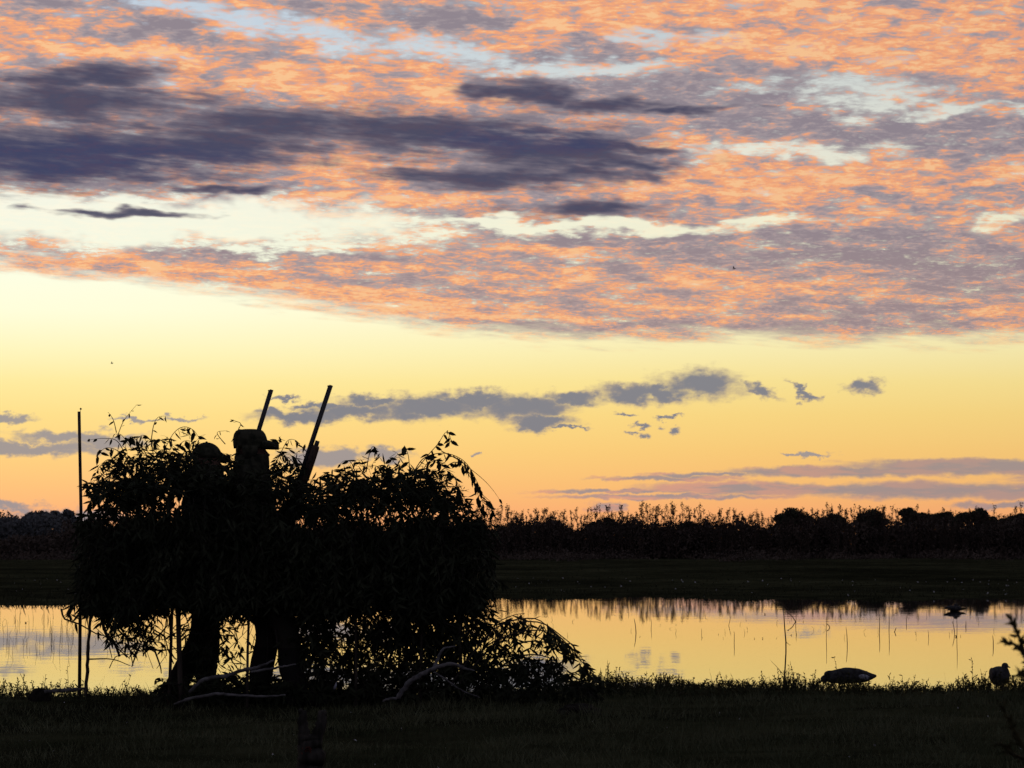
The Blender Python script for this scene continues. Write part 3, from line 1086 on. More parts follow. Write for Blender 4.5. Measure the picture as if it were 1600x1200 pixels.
def build_reeds():
    G = 'thin reed stems standing in the pond'
    common = 'thin straight reed stem standing alone in the open water'
    spec = [
        ([(991, 967), (994, 986), (991, 1008)], 'bowed short reed curving like a bracket in the open water', 2.2),
        ([(1147, 986), (1147, 1005), (1148, 1022)], common, 1.6),
        ([(1244, 955), (1243, 975), (1242, 1000)], common, 1.5),
        ([(1291, 962), (1291, 1000), (1292, 1034)], common, 1.5),
        ([(1322, 980), (1324, 1005), (1323, 1032)], common, 2.0),
        ([(1374, 962), (1374, 990), (1375, 1017)], common, 2.0),
        ([(1389, 950), (1389, 985), (1389, 1020)], common, 1.8),
        ([(1488, 970), (1492, 988), (1489, 1007)], 'kinked reed stem just below the floating decoy', 1.8),
        ([(1495, 958), (1495, 1000), (1496, 1042)], 'long faint reed stem rising up to the floating decoy', 1.6),
        ([(1551, 993), (1552, 1008), (1551, 1022)], common, 2.2),
        ([(1450, 985), (1451, 997), (1450, 1006)], common, 1.3),
        ([(1142, 962), (1138, 975), (1137, 990)], common, 1.3),
        ([(1018, 968), (1017, 985), (1015, 995)], common, 1.3),
        ([(1096, 982), (1096, 990), (1096, 998)], common, 1.2),
        ([(1509, 970), (1509, 978), (1509, 986)], common, 1.8),
        ([(1416, 962), (1416, 972), (1416, 982)], common, 1.6)]
    for pts, lab, w in spec:
        mid = (pts[0][1] + pts[-1][1]) * 0.5 + 1
        Y = water_Y(mid)
        q = [P(pts[0][0], pts[0][1], Y), P((pts[0][0] + pts[1][0]) * .5 + .4, (pts[0][1] + mid) * .5, Y), P(pts[1][0], mid, Y)]
        q[-1].z = WATER_Z - 0.03
        r = w * 0.30 * Y / FPX
        mb = MB()
        mb.tube(curve_pts(list(reversed(q)), 7), [r, r, r, r * .9, r * .8, r * .7, r * .4], 5)
        tag(mb.build('reed_stem', M['reed']), lab, 'reed', G)
    # folded reeds
    for pts, lab in (([(1299, 980), (1295, 977), (1292, 975)], 'tiny reed tip leaning into an arrow head with its mirror image'),
                     ([(1396, 987), (1400, 981)], 'tiny slanting reed tip far out in the open water'),
                     ([(1246, 971), (1238, 963), (1230, 957)], 'bent reed blade leaning toward the tall crooked stick')):
        Y = water_Y(pts[0][1])
        q = [P(a, b, Y) for a, b in pts]
        q[0].z = WATER_Z - 0.05
        mb = MB()
        mb.tube(q, [0.6 * Y / FPX] * len(q), 4)
        tag(mb.build('reed_stem', M['reed']), lab, 'reed', G)
    # the tall forked stick
    Y = 26.5
    pts = [(1226, 1075), (1226, 1056), (1228, 1020), (1228, 1003), (1226, 980), (1225, 965), (1224, 948)]
    q = [P(a, b, Y) for a, b in pts]
    mb = MB()
    mb.tube(q, [0.0068, .0066, .006, .0062, .005, .004, .002], 6)
    e = empty('forked_stick', q[0])
    mb.build('stem', M['stake'], e)
    mb = MB()
    mb.tube([q[3], P(1234, 1008, Y), P(1236, 1007, Y)], [0.0022, .0016, .001], 4)
    mb.build('side_twig', M['stake'], e)
    mb = MB()
    mb.tube([q[1], P(1212, 1040, Y), P(1204, 1032, Y)], [0.0024, .0016, .001], 4)
    mb.build('side_twig', M['stake'], e)
    tag(e, 'tall crooked stick standing upright at the water edge, no leaves', 'stick')
    # faint blades far out and to the left
    rng = np.random.default_rng(9)
    mb = MB()
    for i in range(170):
        px = rng.uniform(-20, 250) if i < 120 else rng.uniform(860, 1620)
        py = rng.uniform(960, 1022) if i < 120 else rng.uniform(952, 1000)
        Y = water_Y(py)
        a = P(px, py, Y)
        a.z = WATER_Z - 0.02
        h = rng.uniform(0.05, 0.26) * (1.0 if i < 120 else 0.45)
        mb.tube([a, a + Vector((rng.normal(0, .006), 0, h * .6)), a + Vector((rng.normal(0, .02), 0, h))], [0.0022 * Y / 40, 0.0018 * Y / 40, 0.0009 * Y / 40], 3, False)
    tag(mb.build('water_grass', M['reed']), 'faint sparse grass blades poking out of the pond', 'grass', kind='stuff')
    # dark floating scraps of weed
    mb = MB()
    N = 40
    py = rng.uniform(946, 1000, N)
    Y = (CAM_H - WATER_Z) * FPX / (py - HOR)
    x = rng.uniform(-0.165, 0.165, N) * Y
    mb.flakes(np.stack([x, Y, np.full(N, WATER_Z + 0.01)], 1), rng.uniform(0.015, 0.04, N), rng)
    tag(mb.build('floating_weed', M['weed']), 'tiny dark scraps of weed floating on the pond', 'weeds', kind='stuff')


build_reeds()


# ------------------------------------------------------------------ the hunters
def limb(mb, pts, rad, n=14, sides=12):
    c = curve_pts(pts, n)
    rs = np.interp(np.linspace(0, 1, n), np.linspace(0, 1, len(rad)), rad)
    mb.tube(c, list(rs), sides)


def hand(mb, c, axis, palm_n, s=1.0):
    """a hand closed round a bar through c along axis; palm_n points from the palm to the bar"""
    axis = Vector(axis).normalized()
    n = Vector(palm_n)
    n = (n - axis * n.dot(axis)).normalized()
    t = axis.cross(n).normalized()
    c = Vector(c)
    mb.ellipsoid(c - n * 0.040, (0.042 * s, 0.042 * s, 0.018 * s), Matrix((axis, t, n)).transposed())
    for k in range(4):
        off = axis * (-0.033 + 0.022 * k)
        ln = (0.92, 1.0, 0.96, 0.8)[k]
        p = [c + off - n * 0.034 + t * 0.034, c + off - n * 0.004 + t * 0.044 * ln, c + off + n * 0.030 * ln + t * 0.026, c + off + n * 0.034 - t * 0.004 * ln]
        mb.tube(curve_pts(p, 7), [0.0105, 0.0105, 0.010, 0.0098, 0.0095, 0.009, 0.007], 7)
    p = [c - n * 0.038 + axis * 0.030 - t * 0.026, c - n * 0.010 + axis * 0.046 - t * 0.038, c + n * 0.020 + axis * 0.050 - t * 0.020]
    mb.tube(curve_pts(p, 6), [0.013, 0.0125, 0.012, 0.011, 0.010, 0.008], 7)


def build_person(name, origin, head_c, head_s, feet, face, grip, fore, gun_axis, label, material, capfn, profile):
    """one continuous body: torso, legs, arms, hands, neck and head fused into a single surface"""
    F = Vector(face).normalized()
    S = Vector((-F.y, F.x, 0))          # the person's left
    U = Vector((0, 0, 1))
    e = empty(name, origin)
    mb = MB()
    hc = Vector(head_c)
    hip = Vector((origin[0], origin[1], 0.90 * head_s))
    neck = hc - U * 0.14 - F * 0.025
    chest = hip.lerp(neck, 0.62)
    rows = []
    for f, w, d, off in ((-0.10, 0.155, 0.120, 0), (0.0, 0.185, 0.135, 0), (0.18, 0.178, 0.130, 0), (0.36, 0.180, 0.130, .005), (0.58, 0.215, 0.145, .01), (0.76, 0.230, 0.140, .005),
                         (0.86, 0.205, 0.115, 0), (0.93, 0.125, 0.085, 0), (0.98, 0.075, 0.070, 0), (1.04, 0.062, 0.064, 0.005)):
        c = hip.lerp(neck, f) + F * off
        rows.append([c + S * w * math.cos(a) + F * d * math.sin(a) for a in np.linspace(0, 2 * math.pi, 20, endpoint=False)])
    mb.rings(rows)
    # thick collar
    mb.tube([neck + U * 0.01 + S * 0.085 * math.cos(a) + F * (0.075 * math.sin(a) + 0.005) for a in np.linspace(0, 2 * math.pi, 14)], 0.026, 8)
    # legs with boots
    for sgn, ft in zip((1, -1), feet):
        ft = Vector(ft)
        hj = hip + S * 0.095 * sgn - U * 0.04
        kn = hj.lerp(ft, 0.50) + F * 0.05
        limb(mb, [hj, hj.lerp(kn, .5), kn, kn.lerp(ft, .45) - F * 0.015, ft + U * 0.10], [0.105, 0.098, 0.078, 0.082, 0.068])
        mb.tube([ft + U * 0.13, ft + U * 0.06 + F * 0.01, ft + U * 0.045 + F * 0.10, ft + U * 0.035 + F * 0.19], [0.062, 0.062, 0.050, 0.036], 10)
        mb.ellipsoid(ft + U * 0.04 - F * 0.045, (0.05, 0.05, 0.045))
    # arms
    for sgn, tgt, pn in ((-1, grip, F), (1, fore, -S)):
        sh = hip.lerp(neck, 0.80) + S * 0.205 * sgn
        tgt = Vector(tgt)
        wr = tgt - Vector(pn) * 0.055 - U * 0.03
        d = (wr - sh).length
        el = sh.lerp(wr, 0.5) - U * math.sqrt(max(0.0, 0.31 ** 2 - (d / 2) ** 2)) * 0.8 + S * sgn * 0.07
        limb(mb, [sh, sh.lerp(el, .55), el, el.lerp(wr, .5), wr], [0.076, 0.068, 0.056, 0.050, 0.036])
        hand(mb, tgt, gun_axis, pn)
    # head: skull, jaw, nose, brow, ears, lips
    mb.tube([neck - U * 0.03, hc - U * 0.05 - F * 0.02], [0.062, 0.058], 12)
    R = Matrix((F, S, U)).transposed()
    mb.ellipsoid(hc + U * 0.025 - F * 0.012, (0.098, 0.077, 0.100), R, 20, 14)
    mb.ellipsoid(hc - U * 0.052 + F * 0.022, (0.066, 0.058, 0.066), R, 16, 10)
    mb.ellipsoid(hc - U * 0.098 + F * 0.056, (0.024, 0.026, 0.018), R)              # chin
    mb.tube([hc + U * 0.012 + F * 0.078, hc - U * 0.018 + F * 0.098, hc - U * 0.034 + F * (0.100 + 0.012 * profile)], [0.010, 0.013, 0.016], 8)  # nose
    mb.ellipsoid(hc + U * 0.022 + F * 0.072, (0.016, 0.055, 0.011), R)              # brow
    for dz in (-0.060, -0.072):
        mb.ellipsoid(hc + U * dz + F * 0.078, (0.011, 0.024, 0.007), R)             # lips
    for s in (1, -1):
        mb.ellipsoid(hc - U * 0.012 + S * 0.078 * s - F * 0.010, (0.020, 0.010, 0.032), R)   # ears
        mb.ellipsoid(hc + U * 0.004 + S * 0.031 * s + F * 0.072, (0.012, 0.014, 0.010), R)   # eyes
    me = mb.mesh('body', material)
    body = link('body', me, e)
    rm = body.modifiers.new('fuse', 'REMESH')
    rm.mode = 'VOXEL'
    rm.voxel_size = 0.009
    rm.use_smooth_shade = True
    sm = body.modifiers.new('soften', 'SMOOTH')
    sm.iterations = 3
    sm.factor = 0.5
    capfn(e, hc, F, S, U, R)
    # knitted scarf pulled up round neck and jaw
    g = MB()
    rows = []
    for dz, w, d, off in ((-0.215, .125, .105, 0), (-0.17, .110, .100, 0), (-0.12, .096, .094, 0), (-0.075, .088, .092, .004), (-0.035, .083, .094, .008), (-0.02, .080, .090, .008)):
        c = hc + U * dz + F * (off - 0.008)
        k_ = 1.10 + 0.9 * min(0.16, max(0.0, -dz - 0.03))
        w, d = w * k_ * 1.04, d * k_ * 1.10
        rows.append([c + S * w * math.cos(a) * (1 + .03 * math.sin(7 * a + dz * 60)) + F * d * math.sin(a) * (1 + .03 * math.sin(5 * a + dz * 90)) for a in np.linspace(0, 2 * math.pi, 28, endpoint=False)])
    g.rings(rows)
    g.build('scarf', M['cap'], e, True)
    tag(e, label, 'person', 'hunters in the blind')
    return e


def round_cap(e, hc, F, S, U, R):
    """dome cap with a short curved peak"""
    rows = []
    for t in np.linspace(0, 1, 9):
        a = t * math.pi / 2 * 0.985
        rr = math.cos(a)
        rows.append([hc + U * (0.030 + 0.105 * math.sin(a)) - F * 0.012 + F * 0.112 * rr * math.cos(b) + S * 0.090 * rr * math.sin(b) for b in np.linspace(0, 2 * math.pi, 24, endpoint=False)])
    mb = MB()
    mb.rings(rows)
    c = mb.build('cap', M['cap'], e, True)
    mb = MB()
    peak(mb, hc + U * 0.050 + F * 0.080, F, S, U, 0.082, 0.080, -0.30, 0.024, 0.5)
    mb.build('cap_peak', M['cap'], e, True)
    mb = MB()
    mb.ellipsoid(hc + U * 0.136 - F * 0.012, (0.008, 0.008, 0.005))
    mb.build('cap_button', M['cap'], e, True)


def peak(mb, base, F, S, U, length, half, pitch, th, taper=0.0):
    rows = []
    for i in range(9):
        f = i / 8
        w = half * math.sqrt(max(0.0, 1 - (f * 0.93) ** 2.4))
        c = base + F * length * f + U * (pitch * length * f)
        tt = th * (1 + taper * (1 - f) ** 1.5) * math.sqrt(max(0.05, 1 - f ** 8 * 0.7))
        row = []
        for k in range(13):
            g = -1 + 2 * k / 12
            row.append(c + S * w * g - U * 0.022 * g * g + U * (tt - th * 0.5))
        for k in range(13):
            g = 1 - 2 * k / 12
            row.append(c + S * w * g - U * 0.022 * g * g - U * th * 0.5)
        rows.append(row)
    mb.rings(rows)


def field_cap(e, hc, F, S, U, R):
    """flat topped hunting cap with folded flaps and a long thick peak"""
    prof = [(0.000, 1.02), (0.020, 1.06), (0.045, 1.08), (0.070, 1.07), (0.096, 1.02), (0.116, 0.90), (0.124, 0.76), (0.128, 0.40), (0.129, 0.05)]
    rows = []
    for h, r in prof:
        rows.append([hc + U * (0.018 + h) - F * 0.014 + F * (0.104 if math.cos(b) < 0 else 0.116) * r * math.cos(b) * (1 + 0.03 * math.sin(5 * b)) * (1 - (0.20 * h / 0.128 if math.cos(b) > 0 else 0)) + S * 0.088 * r * math.sin(b) for b in np.linspace(0, 2 * math.pi, 28, endpoint=False)])
    mb = MB()
    mb.rings(rows)
    mb.build('cap', M['cap'], e, True)
    mb = MB()
    peak(mb, hc + U * 0.052 + F * 0.060, F, S, U, 0.116, 0.084, -0.05, 0.028, 0.7)
    mb.build('cap_peak', M['cap'], e, True)
    mb = MB()
    for s in (1, -1):
        rows = []
        for f, w in ((0, .050), (.5, .052), (1, .034)):
            c = hc + U * (0.035 - 0.085 * f) + S * s * (0.094 - 0.004 * f) - F * 0.018
            rows.append([c + F * w * math.cos(b) + S * 0.008 * math.sin(b) for b in np.linspace(0, 2 * math.pi, 14, endpoint=False)])
        mb.rings(rows)
    rows = []
    for f, w in ((0, .080), (.5, .078), (1, .060)):
        c = hc + U * (0.035 - 0.060 * f) - F * 0.098
        rows.append([c + S * w * math.cos(b) + F * 0.010 * math.sin(b) for b in np.linspace(0, 2 * math.pi, 14, endpoint=False)])
    mb.rings(rows)
    mb.build('ear_flaps', M['cap'], e, True)


def build_gun(name, muzzle, axis, right, label, fore_from):
    """pump shotgun held muzzle up; axis points from muzzle to butt, right is the underside"""
    A = Vector(axis).normalized()
    D = Vector(right)
    D = (D - A * D.dot(A)).normalized()
    N = A.cross(D)
    m0 = Vector(muzzle)
    e = empty(name, m0 + A * 1.24)
    R = Matrix((A, D, N)).transposed()
    b = MB()
    b.tube([m0, m0 + A * 0.30, m0 + A * 0.74], [0.0125, 0.0125, 0.0140], 14)
    b.build('barrel', M['steel'], e, True)
    b = MB()
    b.box(m0 + A * 0.36 - D * 0.0155, (0.71, 0.006, 0.007), R)
    b.build('sighting_rib', M['steel'], e)
    b = MB()
    b.ellipsoid(m0 + A * 0.012 - D * 0.020, (0.004, 0.004, 0.004))
    b.build('bead_sight', M['steel'], e)
    b = MB()
    b.tube([m0 + A * (fore_from - 0.022) + D * 0.031, m0 + A * fore_from + D * 0.031, m0 + A * 0.72 + D * 0.031], [0.0145, 0.0150, 0.0145], 12)
    b.build('magazine_tube', M['steel'], e, True)
    b = MB()
    rows = []
    for f, w in ((0.0, 0.85), (0.06, 1.0), (0.5, 1.05), (0.94, 1.0), (1.0, 0.8)):
        c = m0 + A * (fore_from + 0.012 + f * 0.25) + D * 0.030
        rows.append([c + D * 0.027 * w * math.cos(a) + N * 0.025 * w * math.sin(a) for a in np.linspace(0, 2 * math.pi, 16, endpoint=False)])
    b.rings(rows)
    b.build('fore_end', M['walnut'], e, True)
    b = MB()
    rows = []
    for f, h, w in ((0.0, 0.030, .017), (0.02, 0.037, .019), (0.17, 0.038, .019), (0.22, 0.028, .017)):
        c = m0 + A * (0.72 + f) + D * 0.016
        rows.append([c + D * h * math.copysign(abs(math.cos(a)) ** 0.6, math.cos(a)) + N * w * math.copysign(abs(math.sin(a)) ** 0.6, math.sin(a)) for a in np.linspace(0, 2 * math.pi, 20, endpoint=False)])
    b.rings(rows)
    b.build('receiver', M['steel'], e, True)
    b = MB()
    b.tube(curve_pts([m0 + A * 0.83 + D * 0.05, m0 + A * 0.85 + D * 0.082, m0 + A * 0.90 + D * 0.082, m0 + A * 0.93 + D * 0.044], 9), 0.004, 6)
    b.build('trigger_guard', M['steel'], e, True)
    b = MB()
    b.tube([m0 + A * 0.872 + D * 0.05, m0 + A * 0.868 + D * 0.07], [0.003, 0.002], 5)
    b.build('trigger', M['steel'], e)
    b = MB()
    rows = []
    for f, h, w, o in ((0.0, 0.024, .017, .018), (0.06, 0.021, .018, .030), (0.14, 0.028, .020, .042), (0.24, 0.048, .022, .055), (0.335, 0.062, .021, .068)):
        c = m0 + A * (0.90 + f) + D * o
        rows.append([c + D * h * math.cos(a) + N * w * math.sin(a) for a in np.linspace(0, 2 * math.pi, 16, endpoint=False)])
    b.rings(rows)
    st = b.build('stock', M['walnut'], e, True)
    b = MB()
    rows = []
    for f, k in ((0.336, 1.0), (0.352, 0.95)):
        c = m0 + A * (0.90 + f) + D * 0.069
        rows.append([c + D * 0.063 * k * math.cos(a) + N * .0215 * k * math.sin(a) for a in np.linspace(0, 2 * math.pi, 16, endpoint=False)])
    b.rings(rows)
    b.build('recoil_pad', M['bird'], e, True)
    tag(e, label, 'shotgun', 'shotguns held upright')
    return m0, A


def build_hunters():
    YB, YA = 21.15, 21.75
    # guns first: the hands close on them
    mB = P(517.5, 602, YB + 0.02)
    aB = (P(425, 881, YB - 0.02) - mB).normalized()
    build_gun('shotgun', mB, aB, (1, 0, 0.3), 'shotgun with its thick fore end showing, held clear of the foliage', 0.40)
    mA = P(424.5, 609, YA + 0.05)
    aA = (P(345, 868, YA - 0.02) - mA).normalized()
    build_gun('shotgun', mA, aA, (1, 0, 0.3), 'shotgun whose bare barrel rises from behind the peaked cap', 0.44)
    skin = (0.16, 0.095, 0.07)
    m1 = clothing('hunter_clothes', (0.045, 0.045, 0.026), (0.040, 0.036, 0.026), (0.020, 0.018, 0.015), skin, 0.34, 0.86, 1.605, 2)
    m2 = clothing('hunter_clothes_dark', (0.030, 0.034, 0.022), (0.028, 0.026, 0.020), (0.016, 0.014, 0.012), skin, 0.34, 0.84, 1.555, 2)
    hB = P(394, 705, YB)
    fB = [P(406, 1088, YB + 0.10), P(468, 1090, YB - 0.14)]
    for f in fB:
        f.z = float(ground_z(f.x, f.y))
    build_person('person', (hB.x + 0.06, YB, 0), hB, 1.0, fB, (1, 0.12, 0), mB + aB * 0.93 + Vector((0.02, 0, 0)), mB + aB * 0.76 + Vector((0.03, 0, 0)), aB,
                 'taller person in a flat topped peaked cap, facing the open water', m1, field_cap, 1.0)
    hA = P(325, 722, YA)
    fA = [P(322, 1082, YA + 0.2), P(272, 1089, YA - 0.25)]
    for f in fA:
        f.z = float(ground_z(f.x, f.y))
    build_person('person', (hA.x - 0.01, YA, 0), hA, 0.95, fA, (0.80, 0.60, 0), mA + aA * 0.93 + Vector((0.02, 0, 0)), mA + aA * 0.62 + Vector((0.03, 0, 0)), aA,
                 'shorter person in a round domed cap, standing behind the other', m2, round_cap, 0.6)


build_hunters()


# ------------------------------------------------------------------ the leafy blind
TOP = [(128, 850), (135, 806), (150, 785), (172, 757), (200, 735), (225, 730), (250, 730), (280, 728), (302, 724), (330, 728), (352, 726), (372, 740), (400, 744), (425, 732), (450, 738), (480, 768), (505, 766), (530, 752), (560, 742),
       (600, 748), (630, 742), (655, 742), (685, 752), (705, 772), (720, 800), (738, 815), (752, 840)]


def top_at(px):
    return float(np.interp(px, [t[0] for t in TOP], [t[1] for t in TOP]))


def build_blind():
    rng = np.random.default_rng(77)
    root = empty('hunting_blind', (P(440, 1090, 21.3).x, 21.3, 0))
    tag(root, 'hunting blind of cut leafy branches hung on stakes around two people', 'blind')
    Rn = lambda a, b: rng.uniform(a, b)

    # stakes and cross rails that carry the branches
    stakes = [(264, 800, 1062, 21.05, 2.6), (284, 820, 1064, 20.95, 4.2), (690, 840, 1085, 21.5, 2.6), (386, 860, 1094, 20.9, 2.2), (556, 830, 1092, 20.95, 2.4), (655, 830, 1090, 21.0, 2.8),
              (724, 840, 1090, 21.05, 3.0), (618, 860, 1085, 21.7, 2.0), (505, 850, 1080, 21.8, 2.6)]
    for px, y0, y1, Y, w in stakes:
        a, b = P(px, y1 + 6, Y), P(px + Rn(-16, 16), y0, Y)
        a.z = float(ground_z(a.x, a.y)) - 0.05
        mb = MB()
        r = w * Y / FPX
        m = a.lerp(b, .5) + Vector((Rn(-.015, .015), 0, 0))
        mb.tube(curve_pts([a, m, b], 6), [r, r, r * .95, r * .9, r * .9, r * .8], 7)
        mb.build('stake', M['stake'], root)
    for (x0, yy0, x1, yy1, Y) in ((150, 905, 470, 900, 20.98), (440, 898, 740, 902, 21.0), (170, 850, 470, 862, 21.1), (450, 858, 735, 862, 21.05), (170, 870, 730, 860, 21.8)):
        mb = MB()
        a, b = P(x0, yy0, Y), P(x1, yy1, Y)
        mb.tube(curve_pts([a, a.lerp(b, .5) + Vector((0, 0, -.02)), b], 8), 0.012, 6)
        mb.build('rail', M['stake'], root)

    # mass of foliage: sprigs with alternate leaves
    leaf_mb, twig_mb = MB(), MB()

    def sprig(p, d, ln, n, droop, leafL=(0.038, 0.100), into=None, tw=0.0016, lmb=None, tmb=None):
        lmb = lmb or leaf_mb
        tmb = tmb or twig_mb
        d = Vector(d).normalized()
        pts = [Vector(p)]
        k = 5
        for i in range(k):
            d = (d + Vector((rng.normal(0, .10), rng.normal(0, .10), -droop * (0.4 + 0.25 * i)))).normalized()
            pts.append(pts[-1] + d * ln / k)
        tmb.tube(pts, [tw, tw * .9, tw * .8, tw * .7, tw * .5, tw * .3], 3, False)
        t = np.sort(rng.uniform(0.12, 1.0, n))
        pos, dd = [], []
        for q in t:
            i = min(int(q * k), k - 1)
            a = pts[i].lerp(pts[i + 1], q * k - i)
            ax = (pts[i + 1] - pts[i]).normalized()
            sd = Vector((rng.normal(), rng.normal(), rng.normal() * .5 - 0.55))
            pos.append(tuple(a))
            dd.append(tuple(ax * 0.55 + sd.normalized() * 0.9))
        lmb.leaves(pos, dd, rng.uniform(*leafL, n), rng.uniform(0.012, 0.022, n), 0.3, 0.3, rng)

    # upper mass
    for i in range(3700):
        px = Rn(132, 752)
        t = top_at(px)
        f = Rn(0, 1)
        py = t + 6 + f * (936 - t)
        Y = (Rn(20.72, 21.1) if Rn(0, 1) < 0.55 else Rn(21.1, 21.95)) if py > t + 30 else Rn(20.8, 21.3)
        edge = min(px - 132, 752 - px)
        p = P(px, py, Y)
        if py < t + 45:
            d = (Rn(-.7, .7), Rn(-.4, .4), Rn(-0.3, 0.5))
            ln, dr = Rn(0.08, 0.20), 0.28
        else:
            d = (Rn(-.4, .4), Rn(-.4, .4), -1)
            ln, dr = Rn(0.16, 0.36), 0.1
        if edge < 25:
            ln *= 0.6
        lim = 950 + 16 * math.sin(px * 0.041) + 12 * math.sin(px * 0.13 + 2) + Rn(-8, 10)
        if py + ln * 215 > lim:
            ln = max(0.03, (lim - py) / 230)
        sprig(p, d, ln, int(6 + ln * 34), dr)
    # looser crown of sprigs over the left half
    for i in range(170):
        px = Rn(150, 310)
        py = top_at(px) - abs(rng.normal(0, 18)) + 6
        sprig(P(px, py, Rn(20.9, 21.5)), (Rn(-.8, .6), Rn(-.4, .4), Rn(-.2, .6)), Rn(0.08, 0.17), int(Rn(4, 8)), 0.3, (0.05, 0.08))
    for i in range(46):
        px = Rn(418, 474)
        py = Rn(700, 760)
        sprig(P(px, py, Rn(21.0, 21.6)), (Rn(-.6, .8), Rn(-.4, .4), Rn(-.5, .5)), Rn(0.06, 0.13), int(Rn(3, 6)), 0.3, (0.045, 0.075))
    for i in range(30):
        px = Rn(288, 372)
        py = Rn(716, 750)
        sprig(P(px, py, Rn(20.9, 21.05)), (Rn(-.6, .6), Rn(-.4, .4), Rn(-.5, .4)), Rn(0.06, 0.12), int(Rn(3, 6)), 0.3, (0.045, 0.075))
    # ragged, drooping sides
    for i in range(120):
        side = i % 2
        px = Rn(725, 768) if side else Rn(126, 150)
        py = Rn(800, 930)
        sprig(P(px, py, Rn(20.85, 21.8)), ((0.35 if side else -0.3) + Rn(-.3, .3), Rn(-.3, .3), -1), Rn(0.08, 0.26), int(Rn(4, 9)), 0.12)
    for i in range(90):
        px = Rn(500, 735)
        py = top_at(px) - abs(rng.normal(0, 12)) + 6
        sprig(P(px, py, Rn(20.9, 21.5)), (Rn(-.6, .8), Rn(-.4, .4), Rn(-.2, .6)), Rn(0.08, 0.17), int(Rn(4, 8)), 0.3, (0.05, 0.08))
    # hanging fringe under it
    for i in range(420):
        px = Rn(140, 756)
        py = Rn(900, 945)
        ln = (Rn(0.03, 0.20) if px < 480 else Rn(0.05, 0.34)) * (0.7 + 0.5 * math.sin(px * 0.09) + 0.35 * math.sin(px * 0.23))
        ln = max(ln, 0.04)
        if 250 < px < 300 or 435 < px < 446:
            ln *= 0.5
        sprig(P(px, py, Rn(20.8, 21.9)), (Rn(-.25, .25), Rn(-.2, .2), -1), ln, int(3 + ln * 24), 0.05)
    # leaf knots in the gaps
    for cx, cy, rx, ry, n in ((212, 982, 34, 28, 46), (352, 1000, 18, 32, 16), (372, 985, 20, 26, 8), (300, 985, 26, 30, 14), (325, 1020, 18, 30, 30), (505, 985, 24, 46, 90), (555, 1000, 60, 38, 100), (610, 980, 44, 32, 90), (650, 990, 46, 46, 170), (710, 990, 50, 58, 260),
                              (600, 1035, 90, 22, 80), (470, 1000, 18, 70, 90)):
        for i in range(n):
            px, py = cx + rng.normal() * rx * .55, cy + rng.normal() * ry * .55
            if py > 1075:
                continue
            sprig(P(px, py, Rn(20.9, 21.8)), (Rn(-1, 1), Rn(-.5, .5), Rn(-1, .3)), Rn(0.06, 0.14), int(Rn(4, 8)), 0.2)
    # brush heaped at the foot
    for i in range(900):
        px = Rn(255, 925)
        roof = np.interp(px, [255, 300, 360, 430, 500, 600, 700, 800, 870, 925], [1078, 1058, 1052, 1058, 1052, 1050, 1030, 1022, 1030, 1060])
        py = Rn(roof, 1088)
        sprig(P(px, py, Rn(20.9, 21.6)), (Rn(-1, 1), Rn(-.6, .6), Rn(-.5, .6)), Rn(0.06, 0.16), int(Rn(5, 9)), 0.25)
    # bare twigs criss-crossing in the gaps
    for i in range(150):
        px, py = Rn(160, 740), Rn(945, 1050)
        Y = Rn(20.9, 21.8)
        a = P(px, py, Y)
        an = rng.normal(0, 0.9) + math.pi / 2
        ln = Rn(0.12, 0.40)
        b = a + Vector((math.cos(an) * ln, rng.normal(0, .08), math.sin(an) * ln))
        mid = a.lerp(b, .5) + Vector((rng.normal(0, .03), 0, rng.normal(0, .03)))
        if min(a.z, b.z) < 0.02:
            continue
        w = Rn(0.0018, 0.0055)
        twig_mb.tube(curve_pts([a, mid, b], 5), [w, w * .9, w * .8, w * .6, w * .4], 4, False)
    named = [[(96, 952), (101, 967), (124, 975), (150, 990), (162, 993)], [(156, 945), (160, 975), (168, 1000), (175, 1028)], [(138, 1030), (175, 1030), (203, 1040)],
             [(228, 1014), (255, 1016), (288, 1011)], [(196, 990), (202, 1012), (208, 1040)], [(218, 1010), (210, 1030), (206, 1042)], [(250, 950), (262, 975), (240, 1000), (225, 1016)],
             [(262, 945), (266, 990), (264, 1050)], [(240, 1012), (250, 1040), (252, 1052)], [(265, 1015), (275, 1030), (288, 1022)], [(176, 950), (170, 975), (186, 1008), (203, 1030)],
             [(420, 1008), (440, 990), (452, 965)], [(430, 1040), (436, 1028), (428, 1022)], [(500, 955), (520, 1000), (560, 1025), (600, 1035)], [(640, 950), (600, 990), (560, 1040)],
             [(540, 950), (560, 990), (555, 1045)], [(600, 960), (612, 1000), (590, 1040)], [(490, 1010), (560, 1012), (640, 1005)]]
    for pl in named:
        Y = Rn(20.9, 21.5)
        q = [P(a, b, Y + rng.normal(0, .03)) for a, b in pl]
        mb = MB()
        w = Rn(0.004, 0.008)
        mb.tube(curve_pts(q, 9), [w * (1 - 0.07 * i) for i in range(9)], 5)
        mb.build('bare_twig', M['twig'], root)

